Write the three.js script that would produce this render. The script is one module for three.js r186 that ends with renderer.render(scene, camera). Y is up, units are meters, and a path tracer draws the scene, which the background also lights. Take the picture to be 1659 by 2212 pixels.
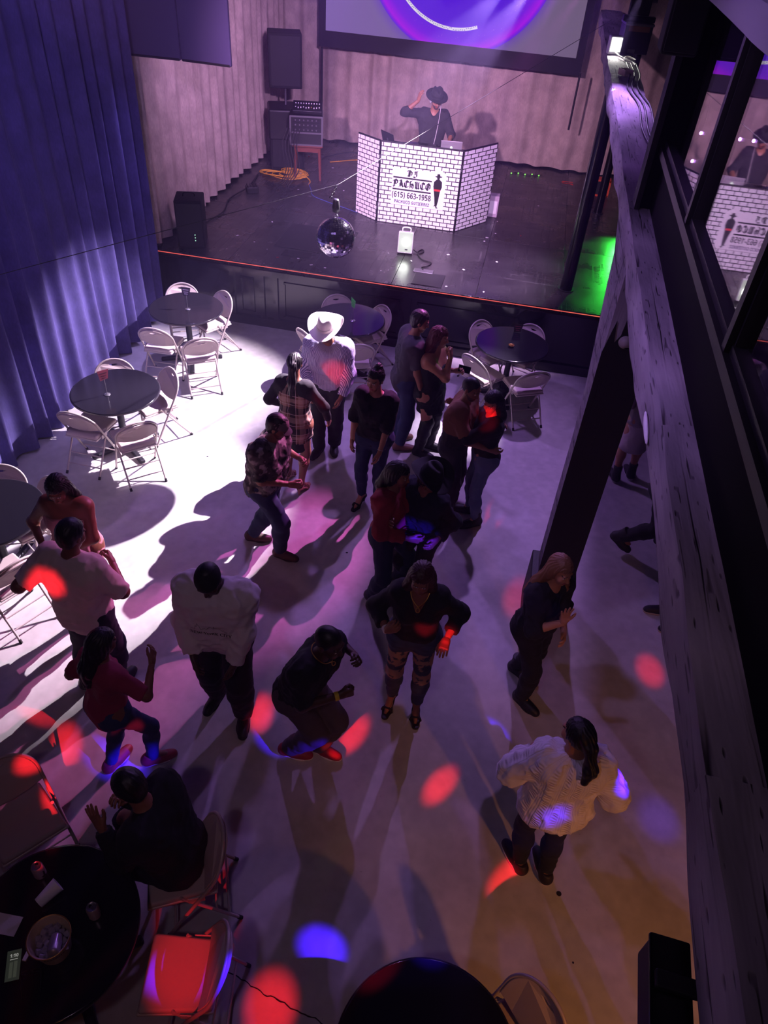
import * as THREE from 'three';
import { RoundedBoxGeometry } from 'three/addons/geometries/RoundedBoxGeometry.js';
import { mergeGeometries } from 'three/addons/utils/BufferGeometryUtils.js';
import { ImprovedNoise } from 'three/addons/math/ImprovedNoise.js';

// ---------------------------------------------------------------- camera, exposure, lights
const scene = new THREE.Scene();
scene.background = new THREE.Color(0x000000);
const renderer = new THREE.WebGLRenderer({ antialias: true });
renderer.toneMapping = THREE.LinearToneMapping;
renderer.toneMappingExposure = 1.0;
renderer.shadowMap.enabled = true;
const D = Math.PI / 180;
const camera = new THREE.PerspectiveCamera(69.22, 1659 / 2212, 0.05, 60);
camera.position.set(0, 5.2, 0);
camera.lookAt(-0.10921264, 5.2 - 0.65674371, -0.74616372);
camera.rotateZ(4.909 * D);
scene.add(camera);

const FLOOR_LEN = 3.2, STAGE_Y = 0.9, STAGE_Z = -9.5, BACK_Z = -15.75;
function spot(pos, target, color, intensity, halfDeg, penumbra, radius = 2) {
  const l = new THREE.SpotLight(color, intensity, 0, halfDeg * D, penumbra, 2);
  l.position.set(...pos); l.target.position.set(...target); l.castShadow = true; l.shadow.radius = radius;
  l.shadow.mapSize.set(1024, 1024); l.shadow.bias = -0.0005;
  scene.add(l, l.target); return l;
}
const C = (r, g, b) => new THREE.Color().setRGB(r, g, b);
// [position, target, colour, candela, half cone in degrees, penumbra, source size]
const STAGE_SPOTS = [
  { at: [-0.55, 4.36, -9.45], to: [-4.25, 0.1, -7.35], c: C(0.97, 0.78, 1), i: 480, a: 18, p: 0.4, r: 0.9 },
  { at: [-0.3, 4.36, -9.45], to: [-3.55, 0, -4.75], c: C(0.98, 0.8, 1), i: 800, a: 14.5, p: 0.4, r: 0.9 },
  { at: [-0.02, 4.4, -9.45], to: [-1.75, 0, -4.95], c: C(1, 0.17, 0.78), i: 150, a: 9, p: 0.6, r: 0.9 },
  { at: [0.24, 4.4, -9.45], to: [-3.1, 0, -2.7], c: C(1, 0.2, 0.6), i: 190, a: 9, p: 0.8, r: 0.9 },
  { at: [0.8, 4.42, -9.45], to: [-0.3, 0, -7.7], c: C(0.95, 0.78, 1), i: 230, a: 8, p: 0.7, r: 1.6 },
  { at: [-2.6, 4.5, -9.45], to: [-0.6, 1.0, -6.2], c: C(0.48, 0.24, 1), i: 31, a: 52, p: 1, r: 4 },
  { at: [0.5, 4.55, -9.45], to: [0.0, 0, -6.2], c: C(0.54, 0.28, 1), i: 41, a: 42, p: 1, r: 3 },
  { at: [-3.9, 4.55, -9.3], to: [-4.75, 0.2, -7.9], c: C(0.5, 0.36, 1), i: 40, a: 22, p: 0.8, r: 2 },
  { at: [-2.2, 4.55, -9.6], to: [-4.9, 2.2, -12.2], c: C(0.8, 0.46, 1), i: 44, a: 40, p: 0.8, r: 3 },
  { at: [-0.85, 4.55, -9.6], to: [-0.35, 0.9, -10.35], c: C(0.9, 0.55, 1), i: 240, a: 20, p: 1, r: 3 },
];
const WASH_SPOTS = [   // on the pipe of the balcony side, towards the stage
  { at: [-3.4, 5.6, -3.2], to: [-1.3, 1.4, -14.2], c: C(1, 0.54, 0.94), i: 310, a: 18, p: 0.7, r: 4 },
  { at: [-0.7, 5.75, -3.2], to: [-1.6, 1.35, -11.8], c: C(0.93, 0.84, 1), i: 120, a: 7.5, p: 0.8, r: 3 },
  { at: [0.2, 5.75, -3.2], to: [-2.8, 2.0, -14.0], c: C(0.8, 0.46, 1), i: 250, a: 20, p: 0.7, r: 4 },
  { at: [-2.4, 5.75, -3.2], to: [-4.8, 3.0, -7.6], c: C(0.5, 0.34, 1), i: 31, a: 50, p: 0.9, r: 6 },
  { at: [-1.6, 5.75, -3.2], to: [0.85, 3.55, -3.6], c: C(0.55, 0.32, 1), i: 16, a: 32, p: 0.9, r: 5 },
  { at: [-0.9, 5.75, 0.6], to: [-0.6, 1.0, -4.6], c: C(0.9, 0.6, 0.9), i: 5, a: 46, p: 1, r: 6 },   // balcony fill
];
scene.fog = new THREE.FogExp2(0xc9b4ff, 0.0045);

// ---------------------------------------------------------------- helpers
let seed = 7;
const rnd = () => { seed = (seed * 1664525 + 1013904223) >>> 0; return seed / 4294967296; };
const perlin = new ImprovedNoise(), PN = (x, y, z) => perlin.noise(x + 31.7, y + 17.3, z + 9.1);
const fbm = (x, y, z) => PN(x, y, z) + 0.5 * PN(2 * x, 2 * y, 2 * z) + 0.25 * PN(4 * x, 4 * y, 4 * z);
const V3 = (a) => new THREE.Vector3(...a);
const taken = {};
function numbered(n) { const k = taken[n] = (taken[n] ?? -1) + 1; return k ? n + '_' + String(k).padStart(3, '0') : n; }
function tag(o, label, category, group) { o.userData.label = label; o.userData.category = category; if (group) o.userData.group = group; return o; }
function thing(name, label, category, pos = [0, 0, 0], turn = 0, group) {
  const o = new THREE.Group(); o.name = numbered(name); o.position.set(...pos); o.rotation.y = turn; scene.add(o);
  return tag(o, label, category, group);
}
function mesh(name, geo, mat, parent = scene) {
  const m = new THREE.Mesh(Array.isArray(geo) ? merge(geo) : geo, mat); m.castShadow = m.receiveShadow = true;
  m.name = parent === scene ? numbered(name) : name; parent.add(m); return m;
}
function solo(name, geo, mat, label, category, group) { return tag(mesh(name, geo, mat), label, category, group); }
function struct(name, geo, mat) { const m = mesh(name, geo, mat); m.userData.kind = 'structure'; return m; }
function merge(list) {
  const out = list.map((g) => { g = g.index ? g.toNonIndexed() : g.clone(); for (const k of Object.keys(g.attributes)) if (!['position', 'normal', 'uv'].includes(k)) g.deleteAttribute(k); if (!g.attributes.uv) g.setAttribute('uv', new THREE.BufferAttribute(new Float32Array(g.attributes.position.count * 2), 2)); return g; });
  return mergeGeometries(out);
}
function mod(g, fn) { const p = g.attributes.position, v = new THREE.Vector3(); for (let i = 0; i < p.count; i++) { v.fromBufferAttribute(p, i); fn(v, i); p.setXYZ(i, v.x, v.y, v.z); } g.computeVertexNormals(); return g; }
function place(g, p = [0, 0, 0], r = [0, 0, 0], s) { const m = new THREE.Matrix4().compose(V3(p), new THREE.Quaternion().setFromEuler(new THREE.Euler(...r, 'YXZ')), s ? V3(s) : new THREE.Vector3(1, 1, 1)); return g.applyMatrix4(m); }
function uvMetres(g) {   // box-projected uv in metres, grain runs along v
  if (g.index) g = g.toNonIndexed();
  const p = g.attributes.position, n = g.attributes.normal, uv = new Float32Array(p.count * 2);
  for (let i = 0; i < p.count; i++) {
    const ax = Math.abs(n.getX(i)), ay = Math.abs(n.getY(i)), az = Math.abs(n.getZ(i));
    const a = ax >= ay && ax >= az ? [p.getY(i), p.getZ(i)] : ay >= az ? [p.getX(i), p.getZ(i)] : [p.getX(i), p.getY(i)];
    uv[2 * i] = a[0]; uv[2 * i + 1] = a[1];
  }
  g.setAttribute('uv', new THREE.BufferAttribute(uv, 2)); return g;
}
const box = (w, h, d, x = 0, y = 0, z = 0) => uvMetres(new THREE.BoxGeometry(w, h, d)).translate(x, y, z);
const rbox = (w, h, d, r = 0.01, x = 0, y = 0, z = 0, seg = 2) => new RoundedBoxGeometry(w, h, d, seg, Math.min(r, w / 2.01, h / 2.01, d / 2.01)).translate(x, y, z);
const cyl = (r0, r1, h, x = 0, y = 0, z = 0, n = 24) => new THREE.CylinderGeometry(r0, r1, h, n).translate(x, y, z);
const lathe = (pts, n = 32) => new THREE.LatheGeometry(pts.map((q) => new THREE.Vector2(...q)), n);
function bar(a, b, r, n = 10, r2 = r) {
  const A = V3(a), B = V3(b), d = B.clone().sub(A), L = d.length();
  return new THREE.CylinderGeometry(r2, r, L, n).translate(0, L / 2, 0).applyQuaternion(new THREE.Quaternion().setFromUnitVectors(new THREE.Vector3(0, 1, 0), d.normalize())).translate(...a);
}
const tube = (pts, r, seg = 40, n = 8, closed = false) => new THREE.TubeGeometry(new THREE.CatmullRomCurve3(pts.map(V3), closed, 'centripetal'), seg, r, n, closed);
function extrude(pts, depth, bevel = 0, holes = []) {
  const s = new THREE.Shape(pts.map((q) => new THREE.Vector2(...q)));
  for (const h of holes) s.holes.push(new THREE.Path(h.map((q) => new THREE.Vector2(...q))));
  return new THREE.ExtrudeGeometry(s, { depth, bevelEnabled: bevel > 0, bevelSize: bevel, bevelThickness: bevel, bevelSegments: 2, curveSegments: 8 });
}

// ---------------------------------------------------------------- textures and materials
function tex(w, h, fn, srgb = true, rep) {
  const d = new Uint8Array(w * h * 4);
  for (let y = 0; y < h; y++) for (let x = 0; x < w; x++) { const c = fn(x / w, y / h, x, y), i = (y * w + x) * 4; d[i] = c[0]; d[i + 1] = c[1] ?? c[0]; d[i + 2] = c[2] ?? c[0]; d[i + 3] = c[3] ?? 255; }
  const t = new THREE.DataTexture(d, w, h); t.wrapS = t.wrapT = THREE.RepeatWrapping; t.magFilter = THREE.LinearFilter; t.minFilter = THREE.LinearMipmapLinearFilter; t.generateMipmaps = true;
  if (srgb) t.colorSpace = THREE.SRGBColorSpace; if (rep) t.repeat.set(...rep); t.needsUpdate = true; return t;
}
function canvasTex(w, h, draw) {
  const c = document.createElement('canvas'); c.width = w; c.height = h; const g = c.getContext('2d'); draw(g, w, h);
  const t = new THREE.CanvasTexture(c); t.colorSpace = THREE.SRGBColorSpace; t.magFilter = THREE.LinearFilter; return t;
}
// tileable value noise
const hashes = new Float32Array(65536).map(() => rnd());
function vn(x, y, per) {
  const xi = Math.floor(x), yi = Math.floor(y), fx = x - xi, fy = y - yi, s = (t) => t * t * (3 - 2 * t), m = (a) => ((a % per) + per) % per;
  const H = (a, b) => hashes[(m(a) * 197 + m(b) * 131 + m(a) * m(b) * 7) & 65535];
  const a = H(xi, yi), b = H(xi + 1, yi), c = H(xi, yi + 1), d = H(xi + 1, yi + 1), u = s(fx), v = s(fy);
  return a + (b - a) * u + (c - a) * v + (a - b - c + d) * u * v;
}
const vfbm = (u, v, per, oct = 4) => { let s = 0, a = 0.5; for (let o = 0; o < oct; o++) { s += a * vn(u * per, v * per, per); per *= 2; a *= 0.5; } return s; };
const std = (color, roughness = 0.8, more = {}) => new THREE.MeshStandardMaterial({ color, roughness, ...more });
const phys = (color, roughness = 0.8, more = {}) => new THREE.MeshPhysicalMaterial({ color, roughness, ...more });
const cl = (v) => Math.max(0, Math.min(255, v));

const concreteMap = tex(1024, 1024, (u, v) => { const n = vfbm(u, v, 6, 6), f = vfbm(u + 0.3, v, 64, 3), s = vn(u * 340, v * 340, 340) > 0.985 ? -26 : 0; const g = 178 + (n - 0.5) * 46 + (f - 0.5) * 26 + s; return [cl(g + 2), cl(g), cl(g - 3)]; }, true, [1 / 4.2, 1 / 4.2]);
const concreteRough = tex(512, 512, (u, v) => [cl(120 + vfbm(u, v, 8, 5) * 120)], false, [1 / 3.1, 1 / 3.1]);
const woodGrain = (lo, hi) => (u, v) => { const w = vfbm(u, v * 0.25, 8, 4), g = vfbm(u * 1, v, 4, 3), line = vn(u * 90 + w * 10, v * 5, 90), crack = Math.pow(vn(u * 26 + w * 4, v * 2.0, 26), 14) * 1.6; const pit = Math.max(0, vn(u * 46 + 3, v * 22, 46) - 0.86) * 500; return lo.map((a, i) => cl(a + (hi[i] - a) * (0.1 * line + 0.9 * g) - crack * 90 - pit)); };
const beamMap = tex(512, 1024, woodGrain([92, 86, 96], [196, 182, 196]), true, [1 / 0.6, 1 / 1.6]);
const beamBump = tex(512, 1024, (u, v) => { const w = vfbm(u, v * 0.25, 8, 4), line = vn(u * 90 + w * 10, v * 5, 90), g = vfbm(u, v, 10, 4), crack = Math.pow(vn(u * 26 + w * 4, v * 2.0, 26), 14) * 1.6; const pit = Math.max(0, vn(u * 46 + 3, v * 22, 46) - 0.86) * 700; return [cl(120 + 10 * line + 150 * (g - 0.4) - 110 * crack - pit)]; }, false, [1 / 0.6, 1 / 1.6]);
const stageMap = tex(1024, 1024, (u, v) => { const n = vfbm(u, v, 6, 6), sp = vn(u * 420, v * 420, 420) > 0.992 ? 70 : 0, sc = Math.pow(vn(u * 9 + vfbm(u, v, 5, 3) * 3, v * 140, 140), 16) * 30 + Math.pow(vn(u * 130, v * 8 + vfbm(u, v, 5, 3) * 3, 130), 18) * 30; const g = 19 + n * 26 + sp + sc; return [cl(g + 2), cl(g), cl(g + 3)]; }, true, [1 / 2.6, 1 / 2.6]);
const stageRough = tex(1024, 1024, (u, v) => { const n = vfbm(u, v, 10, 6), sc = Math.pow(vn(u * 9 + vfbm(u, v, 5, 3) * 3, v * 140, 140), 10) * 50 + Math.pow(vn(u * 130, v * 8, 130), 10) * 50; return [cl(40 + n * 70 + sc)]; }, false, [1 / 2.6, 1 / 2.6]);
const fabricBump = tex(256, 256, (u, v, x, y) => [cl(90 + ((x % 4 < 2) !== (y % 4 < 2) ? 70 : 0) + vn(u * 128, v * 128, 128) * 70)], false, [1 / 0.2, 1 / 0.2]);
const velvetMap = tex(512, 512, (u, v) => { const n = vfbm(u, v, 10, 5), f = vn(u * 256, v * 60, 256); const g = 0.78 + 0.25 * n + 0.1 * f; return [cl(215 * g), cl(215 * g), cl(215 * g)]; }, true, [1 / 1.7, 1 / 1.7]);

const M = {
  concrete: std(0xffffff, 0.75, { map: concreteMap, roughnessMap: concreteRough }),
  crack: std(0x1d181c, 1),
  beam: std(0xffffff, 0.85, { map: beamMap, bumpMap: beamBump, bumpScale: 0.012 }),
  beamDark: std(0x4a4450, 0.8, { map: beamMap, bumpMap: beamBump, bumpScale: 0.01 }),
  blackPaint: std(0x100e11, 0.55, { bumpMap: beamBump, bumpScale: 0.003 }),
  blackFlat: std(0x0b0a0d, 0.85), soot: phys(0x060507, 0.9, { specularIntensity: 0.25 }),
  darkWall: std(0x1d1a22, 0.9),
  stage: std(0xffffff, 1, { map: stageMap, roughnessMap: stageRough }),
  fascia: std(0x8d868f, 0.42, { map: stageMap, roughnessMap: stageRough }),
  velvet: phys(0x5a5294, 0.9, { map: velvetMap, sheen: 0.8, sheenColor: C(0.5, 0.45, 0.95), sheenRoughness: 0.45 }),
  drape: std(0xd6c2b6, 0.95, { map: velvetMap }),
  black: std(0x0d0c0f, 0.5), blackGloss: std(0x08080a, 0.22), blackRough: std(0x131215, 0.9), grille: std(0x1a191d, 0.65, { bumpMap: fabricBump, bumpScale: 0.002 }),
  tableTop: std(0x17151c, 0.42, { roughnessMap: stageRough }), tableEdge: std(0x2c2931, 0.4),
  chrome: std(0xa8a6ad, 0.28, { metalness: 0.9 }), steel: std(0x77757c, 0.4, { metalness: 0.8 }), darkSteel: std(0x26252a, 0.42, { metalness: 0.5 }),
  chairMetal: std(0xb3a6a2, 0.42, { metalness: 0.15 }), chairPad: std(0xb5a5a2, 0.8, { bumpMap: fabricBump, bumpScale: 0.001 }), rubber: std(0x22201f, 0.9),
  white: std(0xe9e6ea, 0.6), whitePlastic: std(0xe6e4e6, 0.4), cable: std(0x141316, 0.6), yellow: std(0xd69a2a, 0.6), blueCable: std(0x3d4c92, 0.6), whiteCable: std(0xd8d2d2, 0.6),
  red: std(0xb3262c, 0.6), brownWood: std(0x6e3527, 0.55), card: std(0xd8d4dc, 0.7), gold: std(0xcf9f52, 0.3, { metalness: 0.9 }),
};
const glow = (c, i) => new THREE.MeshStandardMaterial({ color: 0x000000, emissive: c, emissiveIntensity: i, roughness: 0.4 });

// ---------------------------------------------------------------- the setting
const floor = struct('floor', box(10.2, 0.2, 13, -0.35, -0.1, -3.1), M.concrete);
{
  const pts = []; for (let i = 0; i <= 60; i++) { const t = i / 60; pts.push([-0.95 + t * 1.35 , -1.42 + t * 0.28 + 0.02 * PN(i * 0.4, 3, 1) + 0.008 * PN(i * 1.7, 5, 2)]); }
  const pos = [], idx = []; pts.forEach(([x, z], i) => { const w = 0.003 + 0.003 * Math.abs(PN(i * 0.6, 7, 2)); pos.push(x, 0.0015, z - w, x, 0.0015, z + w); if (i) { const a = 2 * i - 2; idx.push(a, a + 1, a + 2, a + 1, a + 3, a + 2); } });
  const g = new THREE.BufferGeometry(); g.setAttribute('position', new THREE.Float32BufferAttribute(pos, 3)); g.setIndex(idx); g.computeVertexNormals(); mesh('crack', g, M.crack, floor);
  for (const [x, z, r] of [[1.08, -2.36, 0.018], [1.18, -1.95, 0.007], [1.12, -1.62, 0.006], [-3.0, -6.3, 0.012], [-1.1, -5.2, 0.012], [0.2, -7.3, 0.01]]) mesh('floor_stain', place(new THREE.CircleGeometry(r, 14), [x, 0.002, z], [-Math.PI / 2, 0, 0], [1, 1, 0.8]), M.crack, floor);
}
struct('wall_left', box(0.15, 7.6, 20, -5.4, 3.7, -6.4), M.darkWall);
struct('wall_back', box(10.2, 7.6, 0.15, -0.35, 3.7, -16.3), M.darkWall);
struct('wall_right', box(0.15, 7.6, 20, 4.7, 3.7, -6.4), M.darkWall);
struct('wall_front', box(10.2, 7.6, 0.15, -0.35, 3.7, 3.4), M.darkWall);
struct('ceiling', box(10.2, 0.15, 20, -0.35, 7.45, -6.4), M.blackFlat);
struct('floor_balcony', box(6.15, 0.2, 2.8, -2.3, 3.2, 1.95), M.darkWall);
struct('floor_side_room', box(3.75, 0.18, 10.4, 2.8, 3.24, -1.85), M.darkWall);
struct('wall_side_room', box(3.55, 4.0, 0.1, 2.9, 5.4, -7.0), std(0x1c1430, 0.8));

// stage: deck panels, fascia with framed panels, edge strip
const stage = thing('stage', 'low black painted stage with scuffed deck and red lit edge', 'stage'); stage.userData.kind = 'structure';
mesh('stage_base', box(9.3, 0.8, 6.6, -0.4, 0.4, -12.83), M.blackFlat, stage);
for (let i = 0; i < 8; i++) for (let j = 0; j < 3; j++) {
  const w = 1.16, d = 2.13; mesh('deck_panel', uvMetres(new RoundedBoxGeometry(w - 0.004, 0.06, d - 0.004, 1, 0.003)).translate(-5.05 + w * (i + 0.5), 0.87 + 0.0008 * ((i * 7 + j * 3) % 3), STAGE_Z - 0.03 - d * (j + 0.5)), M.stage, stage);
}
mesh('fascia_board', box(9.3, 0.84, 0.04, -0.4, 0.42, STAGE_Z - 0.02), M.fascia, stage);
mesh('top_rail', box(9.3, 0.08, 0.035, -0.4, 0.81, STAGE_Z + 0.017), M.fascia, stage);
mesh('bottom_rail', box(9.3, 0.13, 0.035, -0.4, 0.065, STAGE_Z + 0.017), M.fascia, stage);
for (const x of [-4.9, -3.84, -3.4, -3.2, -1.3, 0.35, 1.5, 2.9]) mesh('fascia_stile', box(0.07, 0.64, 0.03, x, 0.45, STAGE_Z + 0.015), M.fascia, stage);
for (const [x0, x1] of [[-3.77, -3.47], [-3.13, -1.37], [-1.23, 0.28]]) mesh('fascia_moulding', [box(x1 - x0 - 0.1, 0.02, 0.02, (x0 + x1) / 2, 0.7, STAGE_Z + 0.01), box(x1 - x0 - 0.1, 0.02, 0.02, (x0 + x1) / 2, 0.2, STAGE_Z + 0.01), box(0.02, 0.5, 0.02, x0 + 0.06, 0.45, STAGE_Z + 0.01), box(0.02, 0.5, 0.02, x1 - 0.06, 0.45, STAGE_Z + 0.01)], M.fascia, stage);
mesh('led_strip', box(9.2, 0.008, 0.01, -0.4, 0.898, STAGE_Z + 0.01), glow(C(1, 0.13, 0.1), 0.8), stage);
for (const [x, z, w, d] of [[-2.93, -10.7, 1.05, 0.95], [-1.1, -9.85, 0.42, 0.42], [-3.05, -10.05, 0.42, 0.2], [-2.6, -12.9, 0.4, 0.3]]) mesh('floor_hatch', rbox(w, 0.012, d, 0.004, x, 0.903, z), M.darkSteel, stage);
mesh('outlet_plate', rbox(0.28, 0.015, 0.12, 0.006, -1.21, 0.906, -10.1), M.steel, stage);
for (const [z, s] of [[-15.12, 1], [-15.02, -1]]) mesh('arrow_tape', [box(0.2, 0.003, 0.025, 0.74, 0.904, z), place(box(0.09, 0.003, 0.022), [0.74 - s * 0.075, 0.904, z + 0.03], [0, 0.6 * s, 0])], std(0xd8452c, 0.6), stage);
{ // scraps of paper and tape on the deck
  for (let i = 0; i < 46; i++) { const x = -4.3 + rnd() * 5.4, z = -9.7 - rnd() * 5; if (Math.abs(x + 1.6) < 0.9 && z < -11.3 && z > -13.2) continue; mesh('paper_scrap', place(box(0.015 + rnd() * 0.03, 0.002, 0.012 + rnd() * 0.02), [x, 0.905, z], [0, rnd() * 3, 0]), i % 7 ? M.card : M.red, stage); }
}

// curtains: folded sheets
function curtain(L, y0, y1, pitch, amp, cols, rows, hem, sd) {
  const g = new THREE.PlaneGeometry(L, y1 - y0, cols, rows), p = g.attributes.position, uv = g.attributes.uv;
  for (let i = 0; i < p.count; i++) {
    const u = p.getX(i) + L / 2, v = p.getY(i) + (y1 - y0) / 2, warp = u + 0.12 * PN(u * 1.7, sd, v * 0.05) , ph = warp / pitch * Math.PI * 2;
    const a = amp * (0.75 + 0.5 * PN(u * 0.9, sd + 4, 0.1));
    const s = Math.sin(ph), f = 2 * Math.pow(0.5 + 0.5 * s, 1.7) - 1 + 0.16 * Math.sin(ph * 0.53 + sd) + 0.1 * Math.sin(ph * 2 + 3 * PN(u * 0.8, sd + 2, 0));
    const low = Math.max(0, 1 - v / 0.9);
    p.setXYZ(i, u, y0 + v + (v < 0.001 ? hem * (0.6 + PN(u * 2.1, sd, 3)) : 0), a * f * (1 + 0.15 * low) + 0.008 * PN(u * 2, v * 0.5, sd) + low * 0.05 * PN(u * 1.6, sd, 8));
    uv.setXY(i, u * 1.3, v);
  }
  g.computeVertexNormals(); return g;
}
const backed = (m) => { m.side = THREE.DoubleSide; return m; }; backed(M.velvet); backed(M.drape);
{
  const c = thing('blue_curtain', 'tall deep blue velvet curtain in long folds along the side wall', 'curtain', [-4.86, 0, 1.2], Math.PI / 2);
  mesh('curtain_cloth', curtain(10.53, 0.015, 7.2, 0.29, 0.075, 900, 30, 0.06, 1.5), M.velvet, c);
  mesh('curtain_track', box(10.6, 0.06, 0.08, 5.3, 7.24, 0), M.black, c);
  const s = thing('beige_curtain', 'beige drape hanging along the stage side beside the blue curtain', 'curtain', [-4.95, 0, -9.3], Math.PI / 2);
  mesh('curtain_cloth', curtain(6.3, STAGE_Y + 0.015, 7.2, 0.31, 0.05, 520, 26, 0.05, 7.5), M.drape, s);
  mesh('curtain_track', box(6.3, 0.06, 0.08, 3.15, 7.24, 0), M.black, s);
  const b = thing('backdrop_curtain', 'beige drape in soft folds across the back of the stage', 'curtain', [-5.0, 0, BACK_Z], 0);
  mesh('curtain_cloth', curtain(9.4, STAGE_Y + 0.015, 7.2, 0.42, 0.06, 560, 26, 0.04, 13.5), M.drape, b);
  mesh('curtain_track', box(9.4, 0.06, 0.08, 4.7, 7.24, 0), M.black, b);
}
{ // black fabric masking at the stage mouth, upper left
  const t = thing('masking_panel', 'pair of black stretched fabric masking panels hanging above the stage corner', 'panel', [-4.33, 3.24, -9.62]);
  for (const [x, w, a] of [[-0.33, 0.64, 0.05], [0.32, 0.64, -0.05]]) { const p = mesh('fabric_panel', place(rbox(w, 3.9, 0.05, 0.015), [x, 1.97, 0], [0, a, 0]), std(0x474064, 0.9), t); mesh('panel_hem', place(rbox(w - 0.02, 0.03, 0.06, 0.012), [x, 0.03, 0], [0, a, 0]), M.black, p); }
}

// timber frame on the right: beam, column, brace, window wall
function timber(w, h, d, seg, amp, sd) {
  return mod(uvMetresKeep(new THREE.BoxGeometry(w, h, d, 4, 4, seg)), (v) => {
    const a = amp * fbm(v.x * 4 + sd, v.y * 4, v.z * 0.9) , ex = Math.abs(v.x) > w / 2 - 1e-4, ey = Math.abs(v.y) > h / 2 - 1e-4;
    const k = ex && ey ? 2.2 : 1; if (ex) v.x += Math.sign(v.x) * (a * k - (k > 1 ? 0.008 : 0)); if (ey) v.y += Math.sign(v.y) * (a * k * 0.8 - (k > 1 ? 0.008 : 0));
  });
}
function uvMetresKeep(g) {   // uv in metres without splitting the faces
  const p = g.attributes.position, n = g.attributes.normal, uv = g.attributes.uv;
  for (let i = 0; i < p.count; i++) { const ax = Math.abs(n.getX(i)), ay = Math.abs(n.getY(i)); const [a, b] = ax > 0.5 ? [p.getY(i), p.getZ(i)] : ay > 0.5 ? [p.getX(i), p.getZ(i)] : [p.getX(i), p.getY(i)]; uv.setXY(i, a, b); }
  return g;
}
{
  const b = thing('timber_beam', 'long rough old timber beam running over the dance floor edge', 'beam', [0.87, 3.36, 0]); b.userData.kind = 'structure';
  mesh('beam_body', timber(0.36, 0.22, 16.2, 320, 0.012, 2).translate(0, 0.11, -7.5), M.beam, b);
  mesh('bare_patch', mod(place(new THREE.SphereGeometry(0.5, 16, 10), [-0.186, 0.1, -2.82], [0.12, 0, 0], [0.02, 0.035, 0.22]), () => {}), std(0xe9e2ee, 0.8), b);
  const c = thing('timber_column', 'black painted timber column with jagged bare wood at its top', 'column', [0.865, 0, -4.97]); c.userData.kind = 'structure';
  mesh('post', timber(0.3, 3.38, 0.27, 4, 0.006, 9).translate(0, 1.69, 0), M.beam, c);
  const J = [[-0.155, 0.02], [0.155, 0.02], [0.155, 2.9], [0.12, 2.95], [0.085, 3.12], [0.055, 2.86], [0.02, 2.84], [-0.005, 3.02], [-0.02, 3.16], [-0.04, 3.1], [-0.06, 2.9], [-0.09, 2.84], [-0.11, 3.0], [-0.125, 2.92], [-0.153, 2.76]];
  mesh('black_paint', extrude(J, 0.006).translate(0, 0, 0.139), M.blackPaint, c);
  mesh('black_paint', box(0.006, 3.3, 0.27, 0.16, 1.66, 0), M.blackPaint, c);
  const br = extrude([[0.1, 1.7], [0.2, 2.3], [0.46, 3.0], [0.62, 3.18], [1.12, 3.4], [0.1, 3.4]], 0.26, 0.008).rotateY(Math.PI / 2).translate(-0.145, 0, 0);
  mesh('knee_brace', uvMetres(mod(br, (v) => { v.x += 0.012 * fbm(v.x * 3, v.y * 5, v.z * 5); })), M.beam, c);
  mesh('plinth', rbox(0.4, 0.55, 0.36, 0.01, -0.01, 0.275, 0.0), M.blackPaint, c);
  const dome = mesh('dome_camera', new THREE.SphereGeometry(0.045, 24, 14, 0, Math.PI * 2, 0, Math.PI / 2).rotateX(Math.PI / 2).translate(-0.02, 2.86, 0.145), std(0x9a8f90, 0.3), c);
  mesh('dome_slot', box(0.03, 0.006, 0.006, -0.005, 2.835, 0.18), M.blackGloss, dome);
}
{
  const w = thing('window_1', 'black framed window wall standing on the timber beam', 'window'); w.userData.kind = 'structure';
  const x = 0.84, z0 = -5.36, z1 = 0.5;
  mesh('base_board', box(0.06, 0.36, z1 - z0, x + 0.02, 3.76, (z0 + z1) / 2), M.soot, w);
  mesh('sill', [box(0.11, 0.05, z1 - z0, x, 3.945, (z0 + z1) / 2), box(0.05, 0.04, z1 - z0, x - 0.005, 3.985, (z0 + z1) / 2)], M.black, w);
  mesh('head', box(0.1, 0.12, z1 - z0, x, 6.3, (z0 + z1) / 2), M.black, w);
  mesh('lintel', box(0.14, 1.05, z1 - z0 + 0.1, x + 0.02, 6.87, (z0 + z1) / 2), M.blackFlat, w);
  const zs = [z0, -3.92, -2.6, -1.3, z1];
  for (const z of zs.slice(1, -1)) mesh('mullion', [box(0.1, 2.3, 0.05, x, 5.12, z), box(0.05, 2.3, 0.09, x, 5.12, z)], M.black, w);
  for (let i = 0; i < 4; i++) mesh('pane', box(0.006, 2.25, zs[i + 1] - zs[i] - 0.02, x, 5.12, (zs[i] + zs[i + 1]) / 2), phys(0xffffff, 0.02, { transmission: 1, thickness: 0, ior: 1.9 }), w);
  mesh('end_post', box(0.22, 3.85, 0.2, x + 0.03, 5.5, z0 - 0.08), M.soot, w);
  mesh('bare_stud', timber(0.045, 3.85, 0.16, 3, 0.004, 5).translate(x - 0.1, 5.5, z0 - 0.02), M.beamDark, w);
  mesh('upper_rail', timber(0.1, 0.13, 6.2, 40, 0.003, 15).translate(x - 0.09, 4.86, -2.3), std(0x8d8496, 0.8), w);
}

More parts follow.
